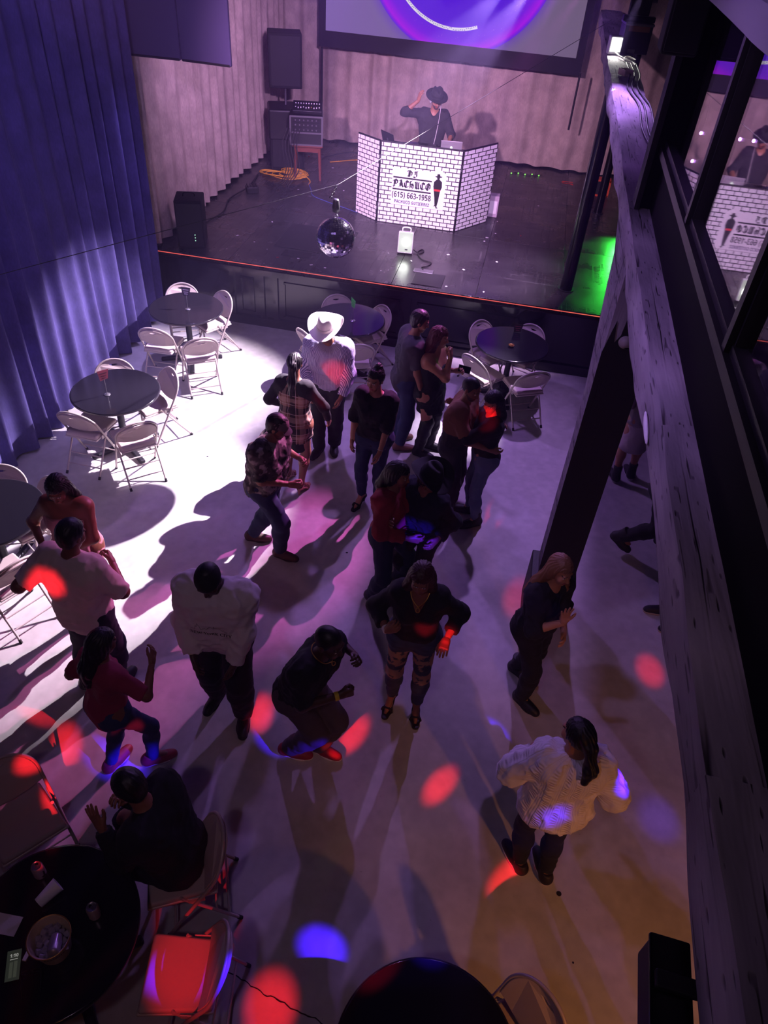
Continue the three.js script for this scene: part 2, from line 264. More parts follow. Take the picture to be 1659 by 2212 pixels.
// ---------------------------------------------------------------- lighting fixtures
function parCan(s, name, label, group) {
  const t = thing(name, label, 'stage light', s.at, 0, group), dir = V3(s.to).sub(V3(s.at)).normalize(), q = new THREE.Quaternion().setFromUnitVectors(new THREE.Vector3(0, -1, 0), dir);
  const can = lathe([[0.001, 0.24], [0.07, 0.24], [0.085, 0.2], [0.09, 0.03], [0.1, 0.03], [0.1, 0.02], [0.088, 0.02], [0.08, 0.05], [0.001, 0.05]], 24).applyQuaternion(q);
  const h = mesh('housing', can, M.black, t);
  mesh('lens', new THREE.CircleGeometry(0.078, 24).rotateX(Math.PI / 2).translate(0, 0.045, 0).applyQuaternion(q), glow(s.c, 2), t);
  mesh('yoke', tube([[-0.11, 0.12, 0], [-0.12, 0.22, 0], [-0.08, 0.33, 0], [0.08, 0.33, 0], [0.12, 0.22, 0], [0.11, 0.12, 0]], 0.009, 24, 6), M.darkSteel, t);
  mesh('clamp', rbox(0.05, 0.09, 0.05, 0.01, 0, 0.36, 0), M.darkSteel, t);
  const l = spot(V3(s.at).addScaledVector(dir, 0.01).toArray(), s.to, s.c, s.i, s.a, s.p, s.r); l.name = name + '_lamp';
}
{
  const p1 = thing('lighting_pipe', 'black pipe over the stage front carrying the stage lights', 'pipe', [0, 4.82, -9.45]); mesh('pipe', bar([-4.6, 0, 0], [0.9, 0, 0], 0.025), M.darkSteel, p1); for (const x of [-4.4, -1.5, 0.8]) mesh('hanger', bar([x, 0, 0], [x, 2.55, 0], 0.012), M.darkSteel, p1);
  const p2 = thing('lighting_pipe', 'black pipe near the balcony carrying the stage wash lights', 'pipe', [0, 6.15, -3.2]); mesh('pipe', bar([-4.6, 0, 0], [0.7, 0, 0], 0.025), M.darkSteel, p2); for (const x of [-4.3, -1.5, 0.5]) mesh('hanger', bar([x, 0, 0], [x, 1.22, 0], 0.012), M.darkSteel, p2);
  const names = ['white key light aimed at the stage table', 'white key light aimed at the left floor', 'pink light aimed at the dance floor', 'pink light aimed at the near left floor', 'narrow white light aimed at the front tables', 'violet flood light over the stage left', 'violet flood light over the stage right', 'blue light aimed down the curtain', 'pink light aimed back at the side drape', 'violet light aimed down at the stage deck'];
  STAGE_SPOTS.forEach((s, i) => parCan(s, 'stage_light', 'black stage can with ' + names[i], 'stage lights on the pipes'));
  const n2 = ['pink wash for the stage from the curtain side', 'white beam for the painted booth', 'violet wash for the stage corner', 'blue flood for the tall curtain', 'violet flood for the timber beam', 'soft rose light over the balcony rail'];
  WASH_SPOTS.forEach((s, i) => parCan(s, 'stage_light', 'black stage can with ' + n2[i], 'stage lights on the pipes'));
}
{ // warm lamps under the balcony
  for (const [x, z, l] of [[2.7, 0.3, 'side'], [-0.6, 1.2, 'middle']]) {
    const t = thing('pendant_lamp', 'warm pendant lamp under the balcony, ' + l + ' one', 'lamp', [x, 2.62, z]);
    mesh('lamp_shade', backed(std(0x2a2622, 0.6)) && lathe([[0.02, 0.2], [0.03, 0.18], [0.1, 0.1], [0.15, 0], [0.145, 0], [0.095, 0.095], [0.02, 0.17]], 28), std(0x2a2622, 0.6, { side: THREE.DoubleSide }), t);
    mesh('bulb', new THREE.SphereGeometry(0.035, 16, 12).translate(0, 0.03, 0), glow(C(1, 0.6, 0.25), 3), t); mesh('cord', bar([0, 0.2, 0], [0, 0.5, 0], 0.006), M.cable, t);
    const L = new THREE.SpotLight(C(1, 0.34, 0.1), x > 1 ? 15 : 0.5, 0, (x > 1 ? 30 : 50) * D, 1, 2); L.position.set(x, 2.6, z); L.target.position.set(x > 1 ? 1.35 : -0.7, 0, x > 1 ? -2.4 : -1.2); L.castShadow = true; L.shadow.radius = 3; scene.add(L, L.target);
  }
}
// colour effect lights: one throws red beams, the other blue ones
function effectLight(at, color, name, label, beams) {
  const t = thing(name, label, 'effect light', at), to = V3(beams[0].slice(0, 3)).sub(V3(at)).normalize(), a = Math.atan2(to.x, to.z);
  const g = (q) => place(q, [0, 0, 0], [0.3, a, 0]);
  mesh('housing', g(rbox(0.34, 0.2, 0.16, 0.02, 0, 0, -0.1)), M.black, t); mesh('bracket', g(tube([[-0.19, 0, -0.1], [-0.19, 0.2, -0.1], [0.19, 0.2, -0.1], [0.19, 0, -0.1]], 0.008, 20, 6)), M.darkSteel, t);
  for (let i = -2; i <= 2; i++) mesh('lens', g(place(new THREE.SphereGeometry(0.026, 14, 8), [i * 0.062, 0, -0.025], [0, 0, 0], [1, 1, 0.5])), glow(color, 1.5), t);
  for (const [x, y, z, half, inten, other] of beams) { const d = V3([x, y, z]).sub(V3(at)).normalize(); const l = spot(V3(at).addScaledVector(d, 0.03).toArray(), [x, y, z], other ?? color, inten, half, 0.75, 1); l.name = name + '_beam'; }
}
const RI = 250, BI = 210, RC = C(1, 0.015, 0.025);
effectLight([-0.4, 2.95, 0.9], RC, 'red_effect_light', 'black effect light throwing red beams from under the middle of the balcony', [
  [-1.33, 0, -3.23, 1.4, RI], [-2.66, 0, -2.6, 1.6, RI], [-2.72, 1.32, -2.98, 1.8, RI * 0.8], [-1.62, 1.15, -6.55, 1.4, RI * 0.9], [0.02, 1.38, -5.85, 1.1, RI * 1.6], [-0.14, 1.15, -3.45, 1.1, RI * 0.9], [0.03, 1.12, -3.5, 0.9, RI * 1.1], [0.59, 0.05, -4.95, 1.3, RI * 0.6], [-1.1, 0.46, -1.28, 4.5, RI * 0.14], [-0.62, 0, -1.3, 3, RI * 0.3],
]);
effectLight([-1.8, 2.5, 0.9], RC, 'red_effect_light', 'black effect light throwing red beams from under the left of the balcony', [
  [-0.56, 0, -3.22, 1.35, RI * 1.1], [0.17, 0, -2.95, 1.35, RI * 1.1], [0.74, 0, -2.38, 1.5, RI * 1.1], [1.19, 0, -1.87, 1.6, RI], [-2.45, 0.75, -1.98, 1.6, RI * 0.35],
]);
effectLight([2.1, 3.0, -1.2], C(0.05, 0.008, 1), 'blue_effect_light', 'black effect light throwing blue and red beams from under the side room', [
  [0.52, 0, -3.46, 2.2, BI], [-0.4, 0, -1.68, 2.2, BI], [-1.05, 0.1, -2.95, 1.5, BI], [-2.25, 0, -2.58, 2.0, BI * 1.6], [-1.15, 0.46, -1.2, 1.9, BI * 1.0], [-0.33, 1.0, -4.55, 1.8, BI * 1.3], [0.86, 1.02, -2.34, 2.0, BI * 0.16], [1.8, 0, -3.07, 3.2, BI * 0.07], [0.5, 0, -5.7, 1.2, BI * 0.7], [1.83, 0, -4.46, 2.0, RI * 0.3, RC], [-2.0, 0.6, -2.5, 1.2, RI * 0.9, RC],
]);

// ---------------------------------------------------------------- on the stage
{ // projection screen: lit picture in a black border
  const t = thing('projection_screen', 'large projection screen showing a violet ring above the stage', 'screen', [-1.815, 2.6, -15.4]);
  const W = 4.51, Hs = 2.75, pic = canvasTex(1640, 1000, (g, w, h) => {
    const k = w / W, cx = (-1.738 + 4.07) * k, cy = h - (4.353 - 2.86) * k;
    const bg = g.createLinearGradient(0, 0, w, 0); bg.addColorStop(0, '#8569b0'); bg.addColorStop(0.5, '#7a6499'); bg.addColorStop(1, '#75637f'); g.fillStyle = bg; g.fillRect(0, 0, w, h);
    let gr = g.createRadialGradient(cx, cy, 1.5 * k, cx, cy, 1.9 * k); gr.addColorStop(0, 'rgba(80,30,235,0.95)'); gr.addColorStop(0.4, 'rgba(104,60,215,0.6)'); gr.addColorStop(1, 'rgba(140,125,160,0)'); g.fillStyle = gr; g.beginPath(); g.arc(cx, cy, 1.95 * k, 0, 7); g.fill();
    gr = g.createRadialGradient(cx, cy, 0, cx, cy, 1.66 * k); gr.addColorStop(0, '#5a14e6'); gr.addColorStop(0.7, '#5a10e8'); gr.addColorStop(0.88, '#7a0cf0'); gr.addColorStop(0.96, '#b400f5'); gr.addColorStop(1, '#5c22e8'); g.fillStyle = gr; g.beginPath(); g.arc(cx, cy, 1.66 * k, 0, 7); g.fill();
    g.lineWidth = 0.05 * k; g.strokeStyle = '#f4eefc'; g.beginPath(); g.arc(cx, cy, 1.26 * k, 1.25, 3.6); g.stroke();
    g.fillStyle = '#8a70d0'; for (let i = 0; i < 90; i++) { const a = 1.27 + i * 0.026 + 0.006 * rnd(), r = (1.245 + 0.03 * rnd()) * k; g.beginPath(); g.arc(cx + r * Math.cos(a), cy + r * Math.sin(a), 0.008 * k, 0, 7); g.fill(); }
    g.fillStyle = 'rgba(235,225,250,0.5)'; for (let i = 0; i < 160; i++) { const a = rnd() * 7, r = (1.3 + 0.3 * rnd()) * k; g.fillRect(cx + r * Math.cos(a), cy + r * Math.sin(a), 3, 3); }
  });
  mesh('screen_picture', new THREE.PlaneGeometry(W, Hs).translate(0, 0.26 + Hs / 2, 0.03), new THREE.MeshStandardMaterial({ color: 0x111111, roughness: 0.9, emissive: 0xffffff, emissiveMap: pic, emissiveIntensity: 0.8 }), t);
  mesh('screen_border', [box(W + 0.26, 0.26, 0.05, 0, 0.13, 0), box(W + 0.26, 0.2, 0.05, 0, 0.26 + Hs + 0.1, 0), box(0.13, Hs, 0.05, -W / 2 - 0.065, 0.26 + Hs / 2, 0), box(0.13, Hs, 0.05, W / 2 + 0.065, 0.26 + Hs / 2, 0), box(W, Hs, 0.02, 0, 0.26 + Hs / 2, -0.01)], M.blackFlat, t);
  mesh('screen_leg', bar([-2.31, 0, 0.06], [-2.31, -1.69, 0.06], 0.02), M.black, t); mesh('pull_rod', bar([2.37, 0.1, 0.35], [2.37, -0.8, 0.35], 0.018), M.black, t);
}
function speakerBox(w, h, d, parent) {
  const b = mesh('cabinet', rbox(w, h, d, 0.02, 0, h / 2, 0), M.blackRough, parent);
  mesh('grille', rbox(w * 0.88, h * 0.9, 0.012, 0.006, 0, h / 2, d / 2 + 0.004), M.grille, parent);
  return b;
}
{
  const a = thing('floor_speaker', 'black loudspeaker standing at the front left corner of the stage', 'speaker', [-4.56, STAGE_Y, -9.92], 0.3); speakerBox(0.38, 0.66, 0.4, a);
  mesh('handle', tube([[-0.08, 0.66, 0], [-0.07, 0.7, 0], [0.07, 0.7, 0], [0.08, 0.66, 0]], 0.009, 16, 6), M.black, a); for (const y of [0.12, 0.16, 0.2]) mesh('status_light', new THREE.SphereGeometry(0.007, 8, 6).translate(0.06, y, 0.213), glow(C(0.5, 1, 0.7), 1.2), a);
  const s = thing('pole_speaker', 'black loudspeaker raised on a pole before the beige side drape', 'speaker', [-4.42, 1.88, -14.0], 0.35); mesh('pole', bar([0, 0, 0], [0, 0.34, 0], 0.018), M.steel, s);
  const g = new THREE.Group(); speakerBox(0.56, 0.82, 0.42, s); s.children.slice(1).forEach((c) => c.position.y = 0.3);
  const b = thing('subwoofer', 'tall black bass speaker under the pole speaker', 'speaker', [-4.4, STAGE_Y, -13.95], 0.35); speakerBox(0.6, 0.98, 0.6, b); mesh('cover_cloth', mod(new RoundedBoxGeometry(0.64, 0.5, 0.64, 6, 0.04).translate(0, 0.74, 0), (v) => { v.x += 0.02 * PN(v.y * 6, v.z * 6, 1); v.z += 0.02 * PN(v.x * 6, v.y * 5, 4); }), M.black, b);
}
{ // mixer in a flight case on a small table
  const t = thing('side_table', 'small reddish wooden table under the mixer case', 'table', [-3.86, STAGE_Y, -13.45], 0.25);
  mesh('table_top', rbox(0.52, 0.03, 0.46, 0.008, 0, 0.56, 0), M.brownWood, t); for (const [x, z] of [[-1, -1], [1, -1], [-1, 1], [1, 1]]) mesh('leg', bar([x * 0.22, 0, z * 0.19], [x * 0.2, 0.55, z * 0.17], 0.02, 10, 0.028), M.brownWood, t);
  mesh('apron', box(0.44, 0.08, 0.38, 0, 0.5, 0), M.brownWood, t);
  const c = thing('flight_case', 'black flight case with metal edges holding rack gear', 'case', [-3.88, STAGE_Y + 0.575, -13.45], 0.25);
  mesh('case_body', rbox(0.54, 0.46, 0.46, 0.01, 0, 0.23, 0), M.black, c); const e = []; for (const x of [-1, 1]) for (const z of [-1, 1]) e.push(box(0.025, 0.46, 0.025, x * 0.267, 0.23, z * 0.227)); for (const y of [0.01, 0.2, 0.45]) for (const z of [-1, 1]) e.push(box(0.54, 0.025, 0.02, 0, y, z * 0.228)); for (const q of e) mesh('metal_edge', q, M.steel, c);
  for (let i = 0; i < 3; i++) { const r = mesh('rack_unit', box(0.46, 0.07, 0.02, 0, 0.25 + i * 0.075, 0.232), M.darkSteel, c); for (let k = 0; k < 6; k++) mesh('knob', cyl(0.011, 0.011, 0.02, 0, 0, 0, 10).rotateX(Math.PI / 2).translate(-0.18 + k * 0.07, 0.25 + i * 0.075, 0.25), M.steel, r); }
  const m = thing('audio_mixer', 'sloping audio mixer with rows of faders on the flight case', 'mixer', [-3.86, STAGE_Y + 1.035, -13.45], 0.25);
  mesh('console', place(rbox(0.5, 0.06, 0.36, 0.012), [0, 0.08, 0], [0.22, 0, 0]), M.darkSteel, m); mesh('base', box(0.46, 0.06, 0.28, 0, 0.03, -0.02), M.black, m);
  for (let i = 0; i < 10; i++) { mesh('fader', place(box(0.014, 0.014, 0.022), [-0.2 + i * 0.044, 0.098, 0.06 + 0.02 * ((i * 5) % 3)], [0.22, 0, 0]), i === 6 ? M.gold : M.white, m); mesh('knob', place(cyl(0.008, 0.01, 0.016, 0, 0, 0, 8), [-0.2 + i * 0.044, 0.128, -0.06], [0.22, 0, 0]), M.white, m); }
  for (let k = 0; k < 6; k++) { const x = -4.12 + k * 0.045; solo('audio_cable', tube([[x, 1.75, -13.1], [x - 0.05, 1.5, -12.98 - 0.02 * k], [x + 0.02, 1.15, -12.95], [x - 0.1, 0.915, -12.95 + 0.05 * k], [x - 0.25 + 0.06 * k, 0.912, -12.75 - 0.05 * k]], 0.007, 36, 6), M.cable, 'black audio cable hanging from the mixer case, ' + ['leftmost', 'second from the left', 'third from the left', 'third from the right', 'second from the right', 'rightmost'][k] + ' of six', 'cable', 'cables hanging from the mixer case'); }
}
{ // cables on the deck
  const loop = []; for (let i = 0; i < 90; i++) { const a = i * 0.42, r = 0.24 + 0.1 * Math.sin(i * 0.9); loop.push([-4.36 + 1.25 * r * Math.cos(a) + 0.003 * i, 0.915 + 0.0006 * i, -13.3 + r * Math.sin(a) * 0.7 - 0.0006 * i]); } loop.push([-3.75, 0.915, -13.2], [-3.72, 0.912, -13.0]);
  solo('extension_cord', tube(loop, 0.009, 420, 6), M.yellow, 'yellow extension cord lying in a loose coil on the stage', 'cord');
  solo('blue_cable', tube([[-3.75, 0.912, -13.1], [-3.6, 0.912, -12.75], [-3.5, 0.912, -12.5], [-3.2, 0.912, -12.3], [-2.9, 0.912, -12.15], [-2.62, 0.912, -12.0]], 0.007, 50, 6), M.blueCable, 'thin blue cable running from the yellow coil to the booth', 'cable');
  solo('extension_cord', tube([[-3.7, 0.912, -14.4], [-3.2, 0.912, -14.75], [-2.9, 0.912, -14.6], [-2.6, 0.912, -14.8]], 0.009, 50, 6), M.yellow, 'orange cord along the backdrop beside the small table', 'cord');
  solo('black_cable', tube([[-3.9, 0.912, -14.6], [-3.5, 0.95, -15.0], [-3.1, 0.912, -15.2], [-2.5, 0.912, -15.3], [-2.0, 0.912, -15.1]], 0.01, 60, 6), M.cable, 'black cable lying along the foot of the backdrop', 'cable');
  solo('black_cable', tube([[-4.7, 0.915, -13.2], [-4.62, 0.93, -12.4], [-4.72, 0.915, -11.8], [-4.6, 0.92, -11.2], [-4.68, 0.915, -10.6], [-4.55, 0.915, -10.1]], 0.012, 60, 6), M.cable, 'black cable lying along the beige side drape', 'cable');
  const f = thing('cable_box', 'small black finned cable box by the beige side drape', 'box', [-4.5, STAGE_Y, -12.3], 0.5); mesh('box_body', rbox(0.2, 0.1, 0.16, 0.01, 0, 0.05, 0), M.black, f); for (let i = 0; i < 4; i++) mesh('fin', box(0.015, 0.03, 0.16, -0.075 + i * 0.05, 0.11, 0), M.darkSteel, f);
  const le = thing('led_cord', 'cord of small green lights at the foot of the backdrop', 'light string', [0, STAGE_Y, 0]); const pp = [[-0.35, 0.012, -15.1], [-0.2, 0.012, -15.3], [0.0, 0.012, -15.2], [0.25, 0.012, -15.3]]; mesh('wire', tube(pp, 0.006, 40, 6), M.cable, le); for (let i = 0; i < 5; i++) mesh('bulb', new THREE.SphereGeometry(0.014, 8, 6).translate(-0.33 + i * 0.13, 0.02, -15.14 - 0.04 * (i % 2) - 0.02 * i), glow(C(0.3, 1, 0.15), 1.2), le);
}
// DJ booth: three hinged printed panels
const bricks = (g, x0, y0, w, h, k, ox) => { g.fillStyle = '#0c0a10'; g.fillRect(x0, y0, w, h); g.fillStyle = '#f4f1f6'; const bw = 0.105 * k, bh = 0.052 * k, gx = 0.012 * k, gy = 0.012 * k; for (let r = -1, y = y0 + 0.012 * k; y < y0 + h; r++, y += bh + gy) for (let x = x0 - bw + ((r & 1) ? 0 : (bw + gx) / 2) + ox; x < x0 + w; x += bw + gx) { const a = Math.max(x, x0), b = Math.min(x + bw, x0 + w), c = Math.min(y + bh, y0 + h); if (b > a && c > y) g.fillRect(a, y, b - a, c - y); } };
function nib(g, w, strokes, ox, oy, s) {   // broad-nib pen letters
  const nx = w * Math.cos(0.7), ny = -w * Math.sin(0.7);
  for (const st of strokes) for (let i = 1; i < st.length; i++) { const [ax, ay] = st[i - 1], [bx, by] = st[i], A = [ox + ax * s, oy + ay * s], B = [ox + bx * s, oy + by * s]; g.beginPath(); g.moveTo(A[0] - nx, A[1] - ny); g.lineTo(B[0] - nx, B[1] - ny); g.lineTo(B[0] + nx, B[1] + ny); g.lineTo(A[0] + nx, A[1] + ny); g.closePath(); g.fill(); g.lineWidth = w * 0.35; g.strokeStyle = g.fillStyle; g.stroke(); }
}
const LET = {
  D: [[[0.05, 0.1], [0.45, 0.02], [0.85, 0.3], [0.8, 0.75], [0.45, 1], [0.1, 0.9]], [[0.3, 0.05], [0.3, 0.95]], [[0.5, 0.2], [0.5, 0.85]], [[0, 0.2], [0.15, 0.05]]],
  J: [[[0.15, 0.12], [0.7, 0.05]], [[0.55, 0.05], [0.6, 0.85], [0.35, 1.1], [0.05, 0.95]], [[0.3, 0.1], [0.3, 0.6]]],
  P: [[[0.2, 0.15], [0.2, 1.05], [0.05, 1.15]], [[0, 0.2], [0.45, 0.0], [0.85, 0.2], [0.8, 0.5], [0.4, 0.65]], [[0.42, 0.1], [0.42, 0.6]], [[0.05, 0.95], [0.35, 0.9]]],
  A: [[[0.1, 1], [0.25, 0.9], [0.45, 0.05]], [[0.2, 0.1], [0.5, 0.0], [0.8, 0.85], [0.95, 0.95]], [[0.2, 0.55], [0.75, 0.5]], [[0.5, 0.2], [0.5, 0.9]]],
  C: [[[0.85, 0.15], [0.45, 0.02], [0.1, 0.35], [0.15, 0.8], [0.5, 1], [0.85, 0.85]], [[0.45, 0.1], [0.45, 0.95]], [[0.62, 0.1], [0.85, 0.25]]],
  H: [[[0.15, 0.05], [0.2, 0.95], [0.05, 1.05]], [[0.2, 0.5], [0.6, 0.4], [0.8, 0.6], [0.75, 1], [0.6, 1.15]], [[0.05, 0.15], [0.45, 0.0]], [[0.5, 0.5], [0.5, 0.95]]],
  U: [[[0.05, 0.1], [0.2, 0.1], [0.2, 0.85], [0.5, 1], [0.75, 0.85]], [[0.75, 0.05], [0.75, 0.9], [0.9, 0.98]], [[0.45, 0.05], [0.45, 0.9]]],
  O: [[[0.5, 0.02], [0.1, 0.3], [0.1, 0.75], [0.5, 1], [0.88, 0.75], [0.88, 0.3], [0.5, 0.02]], [[0.42, 0.12], [0.42, 0.9]], [[0.58, 0.3], [0.58, 0.75]]],
};
{
  const W = 1.25, Hh = 1.2, k = 1000;
  const front = canvasTex(1250, 1200, (g, w, h) => {
    bricks(g, 0, 0, w, h, k, 20); g.fillStyle = '#f7f4f8'; g.fillRect(195, 350, 850, 555); g.fillRect(860, 315, 125, 60); g.fillRect(0, 0, 0, 0);
    g.fillStyle = '#0b0910'; let x = 430; for (const c of 'DJ') { nib(g, 9.5, LET[c], x, 372, 88); x += 98; }
    g.fillRect(212, 480, 615, 22); g.fillRect(212, 656, 615, 22);
    x = 218; for (const c of 'PACHUCO') { g.save(); g.translate(x, 524); g.scale(1, 1.3); nib(g, 9.5, LET[c], 0, 0, 80); g.restore(); x += 86; }
    g.textAlign = 'center'; g.font = 'bold 122px sans-serif'; g.fillText('(615) 663-1958', 522, 790, 635); g.font = 'bold 68px sans-serif'; g.fillStyle = '#241a4a'; g.fillText('PACHUCO GUTIERREZ', 535, 876, 570);
    // standing figure in a broad hat and long coat
    g.fillStyle = '#0b0910'; const P = (pts) => { g.beginPath(); pts.forEach(([a, b], i) => i ? g.lineTo(a, b) : g.moveTo(a, b)); g.closePath(); g.fill(); };
    P([[868, 408], [900, 400], [905, 368], [925, 372], [942, 366], [950, 398], [985, 402], [965, 418], [890, 420]]); P([[900, 418], [948, 418], [944, 446], [930, 458], [908, 446]]);
    P([[900, 450], [948, 450], [986, 482], [992, 560], [970, 620], [962, 690], [955, 770], [938, 860], [962, 880], [930, 886], [915, 850], [886, 858], [905, 835], [890, 720], [874, 640], [858, 560], [862, 490]]);
    g.fillStyle = '#c22b30'; g.fillRect(874, 596, 96, 30);
  });
  const side = canvasTex(520, 1200, (g, w, h) => bricks(g, 0, 0, w, h, k, 40));
  const b = thing('dj_booth', 'folding booth screen printed with white bricks and black lettering', 'booth', [-1.62, STAGE_Y, -11.78]);
  const panel = (w, map, p, turn) => { const m = mesh('booth_panel', place(rbox(w - 0.01, Hh, 0.02, 0.006, 0, Hh / 2, 0), p, [0, turn, 0]), M.black, b); mesh('printed_face', place(new THREE.PlaneGeometry(w - 0.03, Hh - 0.02).translate(0, Hh / 2, 0.012), p, [0, turn, 0]), std(0xffffff, 0.55, { map }), m); };
  panel(W, front, [0, 0, 0], 0);
  panel(0.5, side, [-W / 2 - 0.205, 0, -0.14], -0.6); panel(0.8, side, [W / 2 + 0.225, 0, -0.33], 0.97);
  for (const x of [-W / 2, W / 2]) for (const y of [0.25, 0.95]) mesh('hinge', cyl(0.009, 0.009, 0.09, x, y, 0.012, 10), M.steel, b);
  const t = thing('folding_table', 'black folding table hidden behind the printed booth', 'table', [-1.62, STAGE_Y, -12.25]); mesh('table_top', rbox(1.2, 0.03, 0.55, 0.008, 0, 1.0, 0), M.black, t); for (const x of [-0.55, 0.55]) for (const z of [-0.22, 0.22]) mesh('leg', bar([x, 0, z], [x, 0.99, z], 0.015), M.darkSteel, t);
  const lap = (name, label, x, z, turn, mat, logo) => { const l = thing(name, label, 'laptop', [x, STAGE_Y + 1.016, z], turn); mesh('keyboard_base', rbox(0.32, 0.016, 0.22, 0.006, 0, 0.008, 0), mat, l); const s = mesh('lid', place(rbox(0.32, 0.22, 0.009, 0.004, 0, 0.11, 0), [0, 0.014, -0.11], [-0.3, 0, 0]), mat, l); mesh('lid_mark', place(new THREE.SphereGeometry(0.022, 14, 10), [0, 0.125, -0.156], [-0.3, 0, 0], [0.9, 1, 0.12]), logo, s); mesh('display', place(new THREE.PlaneGeometry(0.29, 0.19).translate(0, 0.11, 0.006), [0, 0.014, -0.11], [-0.3, 0, 0]), glow(C(0.5, 0.6, 0.9), 0.8), s); };
  lap('laptop', 'open silver laptop with a glowing lid mark on the booth table', -1.24, -12.2, Math.PI + 0.15, std(0xc9c4cc, 0.35, { metalness: 0.5 }), glow(C(1, 1, 1), 1.3));
  lap('laptop', 'open dark laptop standing at the left of the booth table', -2.1, -12.2, Math.PI - 0.75, std(0x1a1a20, 0.35, { metalness: 0.4 }), std(0x55535c, 0.3));
  const m = thing('dj_controller', 'flat black mixing controller between the two laptops', 'controller', [-1.68, STAGE_Y + 1.016, -12.28]); mesh('deck_body', rbox(0.46, 0.05, 0.28, 0.01, 0, 0.025, 0), M.blackGloss, m); for (const x of [-0.14, 0.14]) mesh('jog_wheel', cyl(0.065, 0.07, 0.02, x, 0.058, 0), M.steel, m);
}
{ // small things on the deck
  const u = thing('uplight_box', 'white portable light box with a carry handle in front of the booth', 'light', [-1.585, STAGE_Y, -10.68], 0.08);
  mesh('housing', place(rbox(0.22, 0.3, 0.1, 0.015), [0, 0.155, 0], [-0.25, 0, 0]), M.whitePlastic, u); mesh('front_plate', place(new THREE.PlaneGeometry(0.2, 0.27), [0, 0.168, 0.054], [-0.25, 0, 0]), glow(C(0.95, 1, 0.92), 0.75), u);
  { const ul = new THREE.PointLight(C(0.95, 1, 0.92), 0.35); ul.position.set(-1.57, 1.09, -10.52); ul.castShadow = true; ul.shadow.radius = 4; scene.add(ul); }
  mesh('carry_handle', tube([[-0.06, 0.3, -0.04], [-0.055, 0.345, -0.045], [0.055, 0.345, -0.045], [0.06, 0.3, -0.04]], 0.009, 20, 8), M.white, u); mesh('print_block', place(box(0.04, 0.02, 0.002), [0.02, 0.075, 0.079], [-0.25, 0, 0]), M.darkSteel, u);
  for (let i = 0; i < 6; i++) mesh('vent_hole', place(cyl(0.009, 0.009, 0.004, 0, 0, 0, 8).rotateX(Math.PI / 2), [-0.04 + 0.04 * (i % 3), 0.19 + 0.03 * Math.floor(i / 3), 0.05], [-0.25, 0, 0]), M.steel, u);
  solo('curled_cable', tube([[-1.47, 0.93, -10.75], [-1.38, 0.91, -10.7], [-1.32, 0.91, -10.78], [-1.35, 0.91, -10.86], [-1.4, 0.91, -10.75], [-1.3, 0.91, -10.5], [-1.15, 0.91, -10.42], [-1.18, 0.91, -10.3], [-1.26, 0.91, -10.2], [-1.22, 0.915, -10.12]], 0.008, 90, 6), M.cable, 'black cord curling from the white light box to the floor plate', 'cord');
  const w = thing('floor_monitor', 'small pale box standing behind the right side of the booth', 'box', [-0.48, STAGE_Y, -12.75]); mesh('box_body', rbox(0.17, 0.34, 0.17, 0.012, 0, 0.17, 0), std(0xb9a9b9, 0.6), w); mesh('face_plate', box(0.12, 0.2, 0.006, 0, 0.16, 0.087), M.white, w);
  const o = thing('storage_crate', 'small orange framed box beside the black post at the back', 'box', [1.32, STAGE_Y, -14.6]); mesh('box_frame', [box(0.3, 0.03, 0.2, 0, 0.015, 0), box(0.3, 0.03, 0.2, 0, 0.27, 0), box(0.03, 0.28, 0.2, -0.14, 0.14, 0), box(0.03, 0.28, 0.2, 0.14, 0.14, 0)], std(0xd0512a, 0.6), o); mesh('box_inside', box(0.26, 0.24, 0.16, 0, 0.14, -0.01), M.black, o);
  const p = thing('stage_post', 'thick black steel post rising from the stage deck', 'post', [0.79, STAGE_Y, -10.2]); mesh('pipe', bar([0, 0, 0], [0, 2.46, 0], 0.085, 28), M.blackGloss, p); mesh('base_plate', cyl(0.11, 0.11, 0.012, 0, 0.006, 0, 28), M.black, p);
  const q = thing('stage_post', 'thinner black post behind the thick steel post', 'post', [1.28, STAGE_Y, -13.6]); mesh('pipe', bar([0, 0, 0], [0, 2.46, 0], 0.07, 24), M.blackGloss, q); mesh('base_plate', cyl(0.1, 0.1, 0.012, 0, 0.006, 0, 24), M.black, q);
  const gl = { at: [1.7, 1.4, -13.0], to: [1.35, 0.9, -11.75], c: C(0.05, 1, 0.08), i: 9, a: 27, p: 1, r: 1 };
  const t = thing('green_effect_light', 'small black effect light throwing green light on the deck', 'effect light', [1.75, STAGE_Y, -13.1], -0.2); mesh('stand', bar([0, 0, 0], [0, 0.42, 0], 0.015), M.black, t); mesh('stand_base', cyl(0.12, 0.13, 0.02, 0, 0.01, 0), M.black, t); mesh('housing', rbox(0.14, 0.12, 0.16, 0.015, 0, 0.5, 0), M.black, t); mesh('lens', cyl(0.035, 0.035, 0.012, 0, 0, 0, 16).rotateX(Math.PI / 2).translate(0, 0.5, 0.083), glow(C(0.05, 1, 0.08), 2), t);
  spot(gl.at, gl.to, gl.c, gl.i, gl.a, gl.p, gl.r).name = 'green_effect_beam';
}
